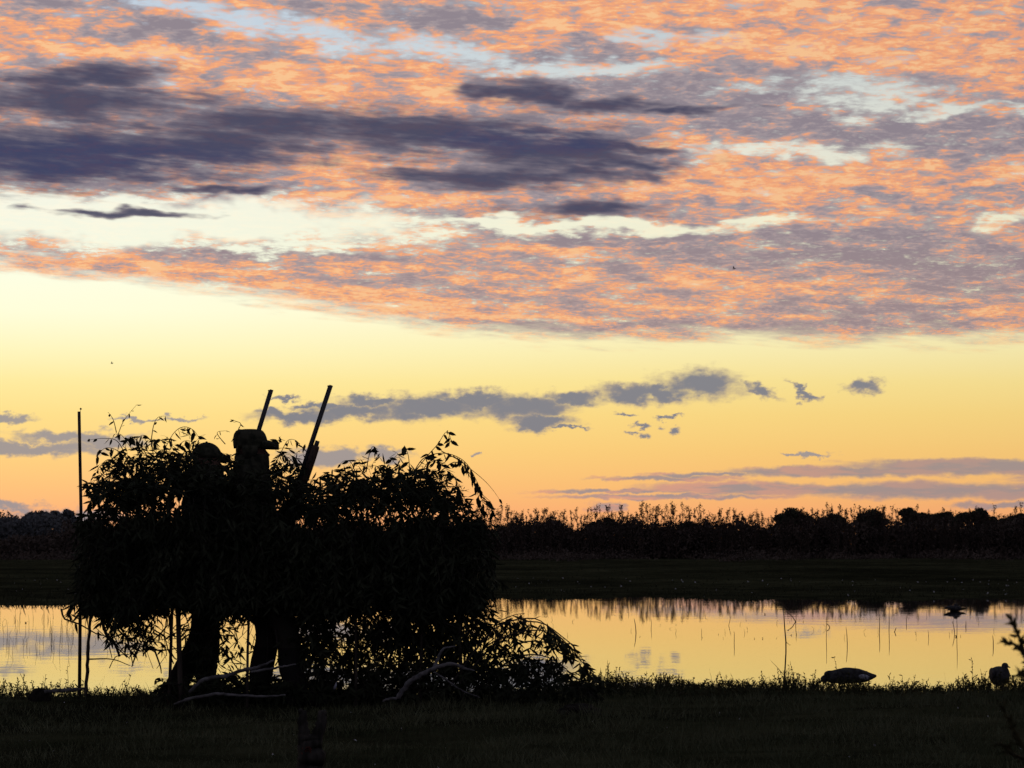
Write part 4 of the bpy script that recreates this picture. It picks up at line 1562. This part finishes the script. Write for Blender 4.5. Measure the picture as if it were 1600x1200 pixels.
    # sprays that stand out against the sky: each a branch with its own leaves
    sprays = [
        ([(645, 740), (662, 716), (690, 708), (715, 714), (732, 728), (745, 752), (758, 780), (770, 800)], 30, .075),
        ([(690, 735), (712, 722), (734, 740), (746, 770), (752, 800), (754, 830)], 22, .07),
        ([(182, 676), (177, 656), (169, 644)], 2, .06), ([(184, 680), (192, 660), (202, 646), (214, 632)], 5, .035), ([(236, 690), (240, 665), (247, 652), (259, 650)], 6, .05),
        ([(258, 700), (272, 676), (287, 667), (302, 672), (312, 686)], 9, .07), ([(275, 705), (286, 690), (300, 690), (312, 698)], 8, .07), ([(200, 720), (184, 690), (164, 685), (140, 687)], 5, .05),
        ([(210, 730), (185, 705), (165, 700), (152, 712)], 8, .065), ([(195, 735), (172, 718), (157, 728), (147, 745)], 9, .065), ([(205, 700), (190, 680), (180, 678)], 6, .055), ([(230, 712), (215, 690), (205, 682), (196, 690)], 9, .065),
        ([(240, 715), (236, 690), (225, 680), (214, 684)], 9, .06), ([(262, 716), (258, 696), (248, 686), (240, 692)], 9, .065), ([(178, 760), (158, 750), (146, 770), (138, 795)], 10, .07), ([(165, 770), (150, 775), (140, 795), (136, 815)], 9, .06),
        ([(362, 690), (372, 672), (376, 662), (368, 658), (360, 655)], 6, .045), ([(352, 694), (342, 682), (340, 675), (352, 673)], 4, .045),
        ([(412, 745), (428, 728), (440, 705), (450, 688), (462, 688), (470, 697)], 12, .055), ([(418, 750), (436, 735), (450, 725), (462, 732)], 9, .06), ([(430, 700), (438, 690), (436, 682)], 3, .05), ([(440, 712), (452, 716), (462, 728)], 5, .05),
        ([(480, 770), (492, 752), (505, 742), (516, 738)], 7, .055), ([(556, 740), (548, 722), (538, 720), (531, 726)], 2, .05), ([(572, 738), (576, 715), (582, 698), (590, 702)], 7, .08), ([(580, 750), (588, 734), (598, 728), (605, 732)], 8, .075),
        ([(640, 735), (638, 712), (632, 696)], 4, .08), ([(628, 745), (618, 725), (608, 715)], 5, .06), ([(648, 738), (668, 712), (684, 694), (697, 675), (704, 684), (703, 692)], 14, .075),
        ([(690, 705), (715, 718), (738, 735), (758, 752), (772, 768), (780, 780)], 1, .05),
        ([(660, 735), (672, 720), (688, 722), (700, 738)], 12, .07), ([(690, 745), (705, 740), (715, 755), (722, 780)], 13, .07), ([(700, 760), (714, 762), (724, 782), (733, 800)], 9, .06), ([(742, 755), (752, 775), (756, 800)], 11, .06),
        ([(510, 765), (520, 752), (530, 748)], 6, .06), ([(610, 748), (622, 738), (634, 740)], 8, .07), ([(540, 758), (546, 745), (556, 742)], 7, .06)]
    lm = []
    for k in range(5):
        t = MB()
        g = np.random.default_rng(900 + k)
        t.leaves([(0, 0, 0)], [(0, 0, 1)], 1.0, 0.32 + 0.04 * k, 0.35, 0.30, g)
        lm.append(t.mesh('leaf', M['leaf']))
    total = 0
    for pl, n, L in sprays:
        Y0 = Rn(21.0, 21.5)
        q = [P(a, b, Y0 + rng.normal(0, .03)) for a, b in pl]
        c = curve_pts(q, 4 * len(q))
        mb = MB()
        mb.tube(c, list(np.linspace(0.0034, 0.0011, len(c))), 4, False)
        br = mb.build('branch', M['twig'], root)
        for j in range(n):
            if total >= 300:
                break
            f = 1.0 - 0.92 * (j + Rn(-.3, .3)) / max(n, 1)
            f = min(max(f, 0.03), 0.99) * (len(c) - 1)
            i = min(int(f), len(c) - 2)
            a = c[i].lerp(c[i + 1], f - i)
            ax = (c[i + 1] - c[i]).normalized()
            d = (ax * 0.35 + Vector((rng.normal(0, .55), rng.normal(0, .45), Rn(-1.15, -.1))).normalized()).normalized()
            o = bpy.data.objects.new('leaf', lm[total % 5])
            COL.objects.link(o)
            o.parent = br
            s = L * Rn(0.75, 1.15)
            rot = d.to_track_quat('Z', 'Y').to_matrix() @ Matrix.Rotation(Rn(0, 6.28), 3, 'Z')
            o.matrix_parent_inverse = Matrix.Identity(4)
            o.matrix_local = Matrix.Translation(a - root.location * 0) @ rot.to_4x4() @ Matrix.Diagonal((s, s, s, 1))
            total += 1
    print('rim leaves', total)
    o = leaf_mb.build('foliage', M['leaf'], root)
    o['kind'] = 'stuff'
    o = twig_mb.build('twigs', M['twig'], root)
    o['kind'] = 'stuff'
    print('foliage tris', len(o.data.polygons), sum(len(f) for f in leaf_mb.f))

    # the leafy limb fallen at the open end of the blind
    e = empty('fallen_leafy_limb', (P(760, 1088, 21.2).x, 21.2, 0))
    lmb, tmb = MB(), MB()
    arcs = [[(700, 1075), (770, 985), (830, 966), (862, 984), (885, 1005)], [(710, 1078), (780, 1000), (850, 985), (890, 1010), (922, 1052)], [(720, 1080), (800, 1010), (860, 1005), (905, 1030), (934, 1062)],
            [(730, 1080), (760, 1000), (775, 975), (800, 962), (820, 958)], [(740, 1082), (800, 1030), (850, 1025), (890, 1050), (905, 1068)], [(700, 1060), (735, 985), (760, 968), (790, 972)],
            [(725, 1070), (790, 1040), (830, 1045), (860, 1065)], [(735, 1075), (790, 985), (840, 972), (875, 992), (900, 1015), (916, 1040)], [(720, 1065), (760, 1010), (810, 990), (850, 1000), (870, 1025)]]
    for pl in arcs:
        Y0 = Rn(20.95, 21.45)
        q = [P(a, b, Y0 + .04 * i * rng.normal()) for i, (a, b) in enumerate(pl)]
        c = curve_pts(q, 16)
        mb = MB()
        mb.tube(c, list(np.linspace(0.007, 0.0016, 16)), 5, False)
        mb.build('branch', M['twig'], e)
        for j in range(17):
            i = rng.integers(3, 15)
            a = c[i].lerp(c[i + 1], Rn(0, 1)) if i < 15 else c[15]
            sprig(a, (Rn(-.3, .8), Rn(-.5, .5), Rn(-1, -.1)), Rn(0.05, 0.13), int(Rn(4, 7)), 0.15, (0.05, 0.095), lmb=lmb, tmb=tmb)
    o = lmb.build('foliage', M['leaf'], e)
    o['kind'] = 'stuff'
    o = tmb.build('twigs', M['twig'], e)
    o['kind'] = 'stuff'
    tag(e, 'leafy limb drooping to the ground beside the blind, toward the open water', 'branch')


build_blind()


# ------------------------------------------------------------------ posts, fallen wood, stump
def wood(name, parts, label, cat, material, group=None, base=None):
    """limbs given as (pixels, distance, radii); the first is the main limb, the others side limbs"""
    e = None
    for k, (pl, Y, rad) in enumerate(parts):
        Ys = Y if hasattr(Y, '__len__') else [Y] * len(pl)
        q = [P(a, b, yy) for (a, b), yy in zip(pl, Ys)]
        n = 5 * len(q)
        c = curve_pts(q, n)
        rs = np.interp(np.linspace(0, 1, n), np.linspace(0, 1, len(rad)), rad)
        rg = np.random.default_rng(len(pl) * 7 + k)
        c = [p + Vector(rg.normal(0, rs[i] * .18, 3)) for i, p in enumerate(c)]
        mb = MB()
        mb.tube(c, [r * rg.uniform(.9, 1.12) for r in rs], 8)
        if e is None:
            e = empty(name, c[0])
        mb.build('limb' if k == 0 else 'side_limb', material, e, True)
    tag(e, label, cat, group)
    return e


def build_wood():
    # tall thin post with its companion stick
    e = empty('tall_post', P(124, 1052, 21.9))
    mb = MB()
    q = [P(124, 1092, 21.9), P(125, 980, 21.9), P(126.5, 860, 21.9), P(126.5, 800, 21.9), P(125, 720, 21.9), P(123.5, 643, 21.9)]
    mb.tube(q, [0.0125, 0.012, 0.0115, 0.0112, 0.011, 0.0108], 9)
    mb.build('pole', M['stake'], e, True)
    mb = MB()
    a = P(125, 643, 21.9)
    mb.tube([a + Vector((0, 0, -.01)), a + Vector((0.004, 0, 0.008)), a + Vector((0.006, 0, 0.016))], [0.0012, 0.0012, 0.001], 5)
    mb.ellipsoid(a + Vector((0.005, 0, 0.018)), (0.007, 0.007, 0.007))
    mb.build('tip_knob', M['stake'], e)
    tag(e, 'tall thin post rising above the blind into the sky', 'post')
    wood('leaning_stick', [([(134, 1088), (137, 1030), (140, 980), (143, 930), (147, 880)], 21.3, [0.013, .011, .010, .010, .008])], 'dark leaning stick planted in the weeds right beside the tall post', 'stick', M['stake'])
    wood('hanging_stick', [([(187, 1026), (180, 1008), (166, 990), (160, 970), (158, 930), (160, 900)], 21.2, [0.008, .009, .010, .013, .016, .012])],
         'crooked stick hanging from the blind edge over the water', 'stick', M['twig'])
    # pale bare fork lying before the blind
    wood('bare_forked_branch', [([(622, 1091), (636, 1070), (655, 1056), (676, 1045), (684, 1030), (693, 1014), (712, 1010)], [20.2, 20.2, 20.2, 20.25, 20.3, 20.3, 20.35], [0.017, .016, .015, .014, .010, .008, .004]),
                                ([(674, 1047), (690, 1040), (710, 1038), (728, 1045), (742, 1048)], 20.22, [0.012, .013, .012, .009, .004]),
                                ([(678, 1050), (700, 1064), (722, 1079), (750, 1090)], 20.2, [0.005, .005, .004, .003]),
                                ([(620, 1091), (604, 1093), (598, 1096)], 20.2, [0.010, .008, .004])],
         'pale bare forked branch curving up from the grass', 'branch', M['greybark'], 'bare branches lying by the blind')
    wood('bare_branch', [([(296, 1082), (312, 1066), (328, 1060), (352, 1056), (378, 1048), (404, 1042), (428, 1032)], 20.5, [0.010, .012, .013, .013, .012, .010, .006]),
                         ([(392, 1050), (415, 1046), (440, 1042), (462, 1038)], 20.5, [0.009, .009, .007, .004])],
         'long pale branch rising from the grass toward the standing legs', 'branch', M['greybark'], 'bare branches lying by the blind')
    wood('bare_branch', [([(272, 1101), (290, 1094), (318, 1088), (344, 1084), (372, 1087), (420, 1088), (446, 1086)], 20.2, [0.007, .009, .010, .010, .009, .007, .004])],
         'thin grey branch lying flat below the long pale one', 'branch', M['greybark'], 'bare branches lying by the blind')
    wood('log', [([(70, 1081), (92, 1079), (112, 1078), (132, 1076)], 21.4, [0.010, .013, .013, .009])], 'short pale log in the weeds left of the leaning stick', 'log', M['greybark'])
    # dark forked stump close to the viewer
    e = empty('forked_stump', P(484, 1206, 14.4))
    rg = np.random.default_rng(4)
    for nm, pl, rad in (('stump_trunk', [(484, 1215), (485, 1190), (484, 1165), (482, 1150)], [0.070, .062, .056, .050]),
                        ('prong', [(478, 1165), (474, 1140), (471, 1120), (472, 1108)], [0.034, .027, .022, .010]),
                        ('prong', [(490, 1165), (497, 1145), (502, 1124), (504, 1112)], [0.034, .028, .024, .012])):
        c = curve_pts([P(a, b, 14.4) for a, b in pl], 12)
        rs = np.interp(np.linspace(0, 1, 12), np.linspace(0, 1, len(rad)), rad)
        mb = MB()
        mb.tube([p + Vector(rg.normal(0, .004, 3)) for p in c], [r * rg.uniform(.88, 1.1) for r in rs], 10)
        mb.build(nm, M['char'], e, True)
    mb = MB()
    pos = np.array([tuple(P(481 + rg.normal(0, 3), 1171 + rg.normal(0, 4), 14.325)) for _ in range(26)])
    mb.flakes(pos, rg.uniform(0.008, 0.02, 26), rg)
    mb.build('red_fungus', M['lichen'], e)
    tag(e, 'dark forked stump with a dull red spot, cut by the lower frame', 'stump')

    # clods and tussock
    def clod(name, px, py, Y, r, label, material, cat, seed):
        rg = np.random.default_rng(seed)
        c = P(px, py, Y)
        c.z = float(ground_z(c.x, c.y))
        bm = bmesh.new()
        bmesh.ops.create_icosphere(bm, subdivisions=4, radius=1.0)
        ph = rg.uniform(0, 6.28, 9)
        for v in bm.verts:
            x, y, z = v.co
            k = 1 + .16 * math.sin(3 * x + ph[0]) * math.sin(3 * y + ph[1]) + .10 * math.sin(6 * x + ph[2]) * math.sin(7 * z + ph[3]) + .06 * math.sin(13 * y + ph[4]) * math.sin(12 * x + ph[5]) + rg.normal(0, .015)
            v.co = Vector((x * r[0] * k, y * r[1] * k, z * r[2] * k))
        me = bpy.data.meshes.new(name)
        bm.to_mesh(me)
        bm.free()
        me.materials.append(material)
        o = link(name, me)
        o.location = c
        tag(o, label, cat)
    clod('earth_clod', 62, 1078, 21.7, (0.075, 0.08, 0.085), 'round dark clod of earth in the weeds near the pale log', M['earth'], 'clod', 1)
    clod('earth_mound', 905, 1112, 19.6, (0.16, 0.16, 0.06), 'low dark mound of earth in the grass below the drooping limb', M['earth'], 'mound', 2)
    # white feather
    mb = MB()
    a = P(521, 1078, 20.4)
    mb.leaves([tuple(a)], [(0.4, 0, 0.7)], 0.055, 0.022, 0.4, 0.3, np.random.default_rng(2))
    tag(mb.build('feather', M['pale_plume']), 'small pale feather caught at the foot of the blind', 'feather')


build_wood()


# ------------------------------------------------------------------ water birds
def fuse(o, vox=0.006, it=4):
    rm = o.modifiers.new('fuse', 'REMESH')
    rm.mode = 'VOXEL'
    rm.voxel_size = vox
    rm.use_smooth_shade = True
    sm = o.modifiers.new('soften', 'SMOOTH')
    sm.iterations = it
    sm.factor = 0.5


def loft_body(mb, spine, n=18):
    """spine: (point, half width, half height, axis of width)"""
    rows = []
    for p, w, h, sx in spine:
        p = Vector(p)
        sx = Vector(sx).normalized()
        rows.append([p + sx * w * math.cos(a) + Vector((0, 0, 1)) * h * math.sin(a) for a in np.linspace(0, 2 * math.pi, n, endpoint=False)])
    mb.rings(rows)


def build_ducks():
    # 1: side on, head down in the weeds at its left end, tail to the right
    Y = 23.6
    s = Y / FPX
    e = empty('duck', P(1325, 1069, Y))
    mb = MB()
    ax = (0, 1, 0)
    sp = [(P(1286, 1058, Y), .004, .004, ax), (P(1290, 1058, Y), .026, 6 * s, ax), (P(1298, 1057.5, Y), .050, 9.5 * s, ax), (P(1312, 1056.5, Y), .082, 12.0 * s, ax), (P(1328, 1055.5, Y), .092, 12.5 * s, ax),
          (P(1342, 1056, Y), .082, 11.5 * s, ax), (P(1354, 1057, Y), .056, 8.5 * s, ax), (P(1362, 1057, Y), .030, 5 * s, ax), (P(1370, 1056, Y), .010, 1.6 * s, ax)]
    loft_body(mb, sp)
    mb.ellipsoid(P(1297, 1053, Y), (0.046, 0.040, 0.026))
    mb.ellipsoid(P(1288, 1061, Y), (0.030, 0.026, 0.028))          # lowered head
    body = mb.build('body', M['plume'], e)
    fuse(body)
    mb = MB()
    c = P(1283, 1064, Y)
    loft_body(mb, [(c + Vector((0.012, 0, 0.004)), .012, .011, ax), (c, .011, .008, ax), (c + Vector((-0.022, 0, -.010)), .012, .004, ax), (c + Vector((-0.036, 0, -.016)), .008, .002, ax)], 10)
    mb.build('bill', M['bill'], e, True)
    for dy in (-1, 1):
        mb = MB()
        R = Euler((0, math.radians(12), 0)).to_matrix()
        mb.ellipsoid(P(1334, 1053, Y) + Vector((0, dy * 0.074, 0)), (0.105, 0.016, 0.040), R, 20, 10)
        mb.build('wing', M['plume'], e, True)
        mb = MB()
        mb.ellipsoid(P(1347, 1056, Y) + Vector((0, dy * 0.076, -0.004)), (0.048, 0.020, 0.022), R, 16, 8)
        mb.build('flank_patch', M['pale_plume'], e, True)
    tag(e, 'duck crouched side on in the shore weeds, head lowered and pale flank patch', 'duck', 'ducks by the shore')
    # 2: seen end on, head turned
    Y = 23.7
    s = Y / FPX
    e = empty('duck', P(1562, 1073, Y))
    mb = MB()
    c = P(1562, 1056.5, Y)
    ax = (1, 0, 0)
    sp = []
    for f, w, h, dz in ((-0.15, .018, .018, 2), (-0.12, .042, .050, 1), (-0.06, .061, .070, 0), (0.0, .067, .075, 0), (0.07, .062, .070, 0), (0.13, .044, .052, 1), (0.18, .022, .020, 4), (0.225, .006, .006, 6)):
        sp.append((c + Vector((-0.10 * f, f, dz * s)), w, h, ax))
    loft_body(mb, sp)
    h = P(1567, 1039.5, Y) + Vector((0, -0.10, 0))
    mb.tube(curve_pts([c + Vector((0.012, -0.09, 0.02)), c + Vector((0.022, -0.11, 0.05)), h], 7), [0.036, .032, .028, .025, .022, .020, .020], 12)
    mb.ellipsoid(h, (0.026, 0.023, 0.024))
    body = mb.build('body', M['plume'], e)
    fuse(body, 0.005)
    mb = MB()
    by = Vector((0, 1, 0.0))
    loft_body(mb, [(h + Vector((0.016, -.002, -.004)), .009, .009, by), (h + Vector((0.027, -.004, -.008)), .009, .006, by), (h + Vector((0.038, -.006, -.012)), .009, .003, by)], 10)
    mb.build('bill', M['bill'], e, True)
    for dx in (-1, 1):
        mb = MB()
        mb.ellipsoid(c + Vector((dx * 0.052, 0.02, 0.018)), (0.018, 0.12, 0.044), None, 14, 10)
        mb.build('wing', M['plume'], e, True)
        mb = MB()
        mb.tube([c + Vector((dx * 0.025, 0, -.05)), c + Vector((dx * 0.027, -.005, -.10))], [0.007, .005], 6)
        mb.build('leg', M['bill'], e)
    tag(e, 'plump duck standing upright in the shore weeds, bill turned aside', 'duck', 'ducks by the shore')
    # 3: floating decoy far out
    Y = water_Y(954.5)
    s = Y / FPX
    e = empty('duck_decoy', P(1492, 954.5, Y))
    mb = MB()
    ax = (0, 1, 0)
    loft_body(mb, [(P(1474, 948.5, Y), .010, 1.0 * s, ax), (P(1479, 949.5, Y), .05, 2.4 * s, ax), (P(1485, 950, Y), .09, 4.0 * s, ax), (P(1491, 950.5, Y), .10, 4.6 * s, ax), (P(1498, 951, Y), .08, 4.0 * s, ax), (P(1502, 951, Y), .04, 2.2 * s, ax)])
    mb.tube([P(1494, 950, Y), P(1493, 945.5, Y)], [0.038, .030], 10)
    mb.ellipsoid(P(1493, 945, Y), (0.042, 0.034, 0.032))
    fuse(mb.build('body', M['plume'], e), 0.012, 2)
    mb = MB()
    loft_body(mb, [(P(1496, 945.5, Y), .016, .014, ax), (P(1499, 946.5, Y), .018, .008, ax), (P(1501, 947, Y), .014, .004, ax)], 10)
    mb.build('bill', M['bill'], e, True)
    mb = MB()
    for k in range(5):
        mb.tube([P(1499, 951, Y), P(1510 - k * 1.5, 950.5 + .7 * k, Y)], [0.018, .006], 5)
    mb.build('weed_scrap', M['weed'], e)
    mb = MB()
    mb.box(P(1491, 955, Y), (0.16, 0.02, 0.05))
    mb.build('keel', M['stake'], e)
    tag(e, 'dark decoy duck floating far out near the opposite shore', 'decoy')
    # two small birds on the wing
    for px, py, Y, sp_, lab in ((1147, 420, 90, 0.055, 'tiny dark bird flying under the cloud deck over the pond'), (175, 568, 70, 0.032, 'tiny bird high in the pale sky above the post')):
        c = P(px, py, Y)
        e = empty('flying_bird', c)
        mb = MB()
        loft_body(mb, [(c + Vector((-sp_ * .9, 0, 0)), .004, .004, ax), (c + Vector((-sp_ * .3, 0, 0)), sp_ * .22, sp_ * .24, ax), (c + Vector((sp_ * .3, 0, 0)), sp_ * .24, sp_ * .25, ax), (c + Vector((sp_ * .8, 0, .01)), sp_ * .12, sp_ * .12, ax), (c + Vector((sp_ * 1.1, 0, .008)), .002, .002, ax)], 10)
        mb.build('body', M['bird'], e, True)
        for d in (-1, 1):
            mb = MB()
            mb.leaves([tuple(c)], [(-0.25, d * 0.6, 0.75)], sp_ * 1.9, sp_ * 0.9, 0.3, 0.1, np.random.default_rng(3))
            mb.build('wing', M['bird'], e)
        tag(e, lab, 'bird', 'birds in the sky')


build_ducks()


# ------------------------------------------------------------------ spiny plant close to the viewer at the frame edge
def build_thistle():
    rng = np.random.default_rng(31)
    Y = 6.2
    e = empty('spiny_plant', (P(1650, 1200, Y).x, Y, 0))
    base = Vector((P(1650, 1200, Y).x, Y, float(ground_z(0, Y))))
    stems = [[base, P(1640, 1180, Y), P(1612, 1060, Y), P(1592, 1000, Y), P(1577, 960, Y)], [base, P(1640, 1160, Y), P(1606, 1040, Y), P(1590, 1010, Y), P(1572, 1003, Y)],
             [base, P(1650, 1190, Y), P(1620, 1120, Y), P(1600, 1060, Y), P(1592, 1052, Y)], [base, P(1630, 1220, Y), P(1600, 1170, Y), P(1578, 1130, Y), P(1566, 1106, Y)],
             [base, P(1640, 1210, Y), P(1610, 1190, Y), P(1585, 1180, Y), P(1560, 1160, Y)], [base, P(1655, 1150, Y), P(1630, 1020, Y), P(1612, 950, Y), P(1608, 930, Y)]]
    for k, st in enumerate(stems):
        q = [p + Vector((0, rng.normal(0, .02) * (i > 0), 0)) for i, p in enumerate(st)]
        c = curve_pts(q, 22)
        mb = MB()
        mb.tube(c, list(np.linspace(0.0065, 0.0022, 22)), 6, False)
        br = mb.build('stem', M['weed'], e, True)
        n = 46 if k in (0, 5) else 30
        pos, dd = [], []
        for j in range(n):
            i = int(rng.integers(9, 21))
            a = c[i].lerp(c[min(i + 1, 21)], rng.uniform())
            ax = (c[min(i + 1, 21)] - c[i - 1]).normalized()
            pos.append(tuple(a))
            dd.append(tuple(ax * 0.9 + Vector((rng.normal(), rng.normal(), rng.normal())) * 0.55))
        lb = MB()
        lb.leaves(pos, dd, rng.uniform(0.012, 0.028, n), rng.uniform(0.004, 0.008, n), 0.3, 0.3, rng)
        lb.build('foliage', M['weed'], e)['kind'] = 'stuff'
    tag(e, 'blurred spiny weed close to the viewer at the frame edge', 'plant')


build_thistle()
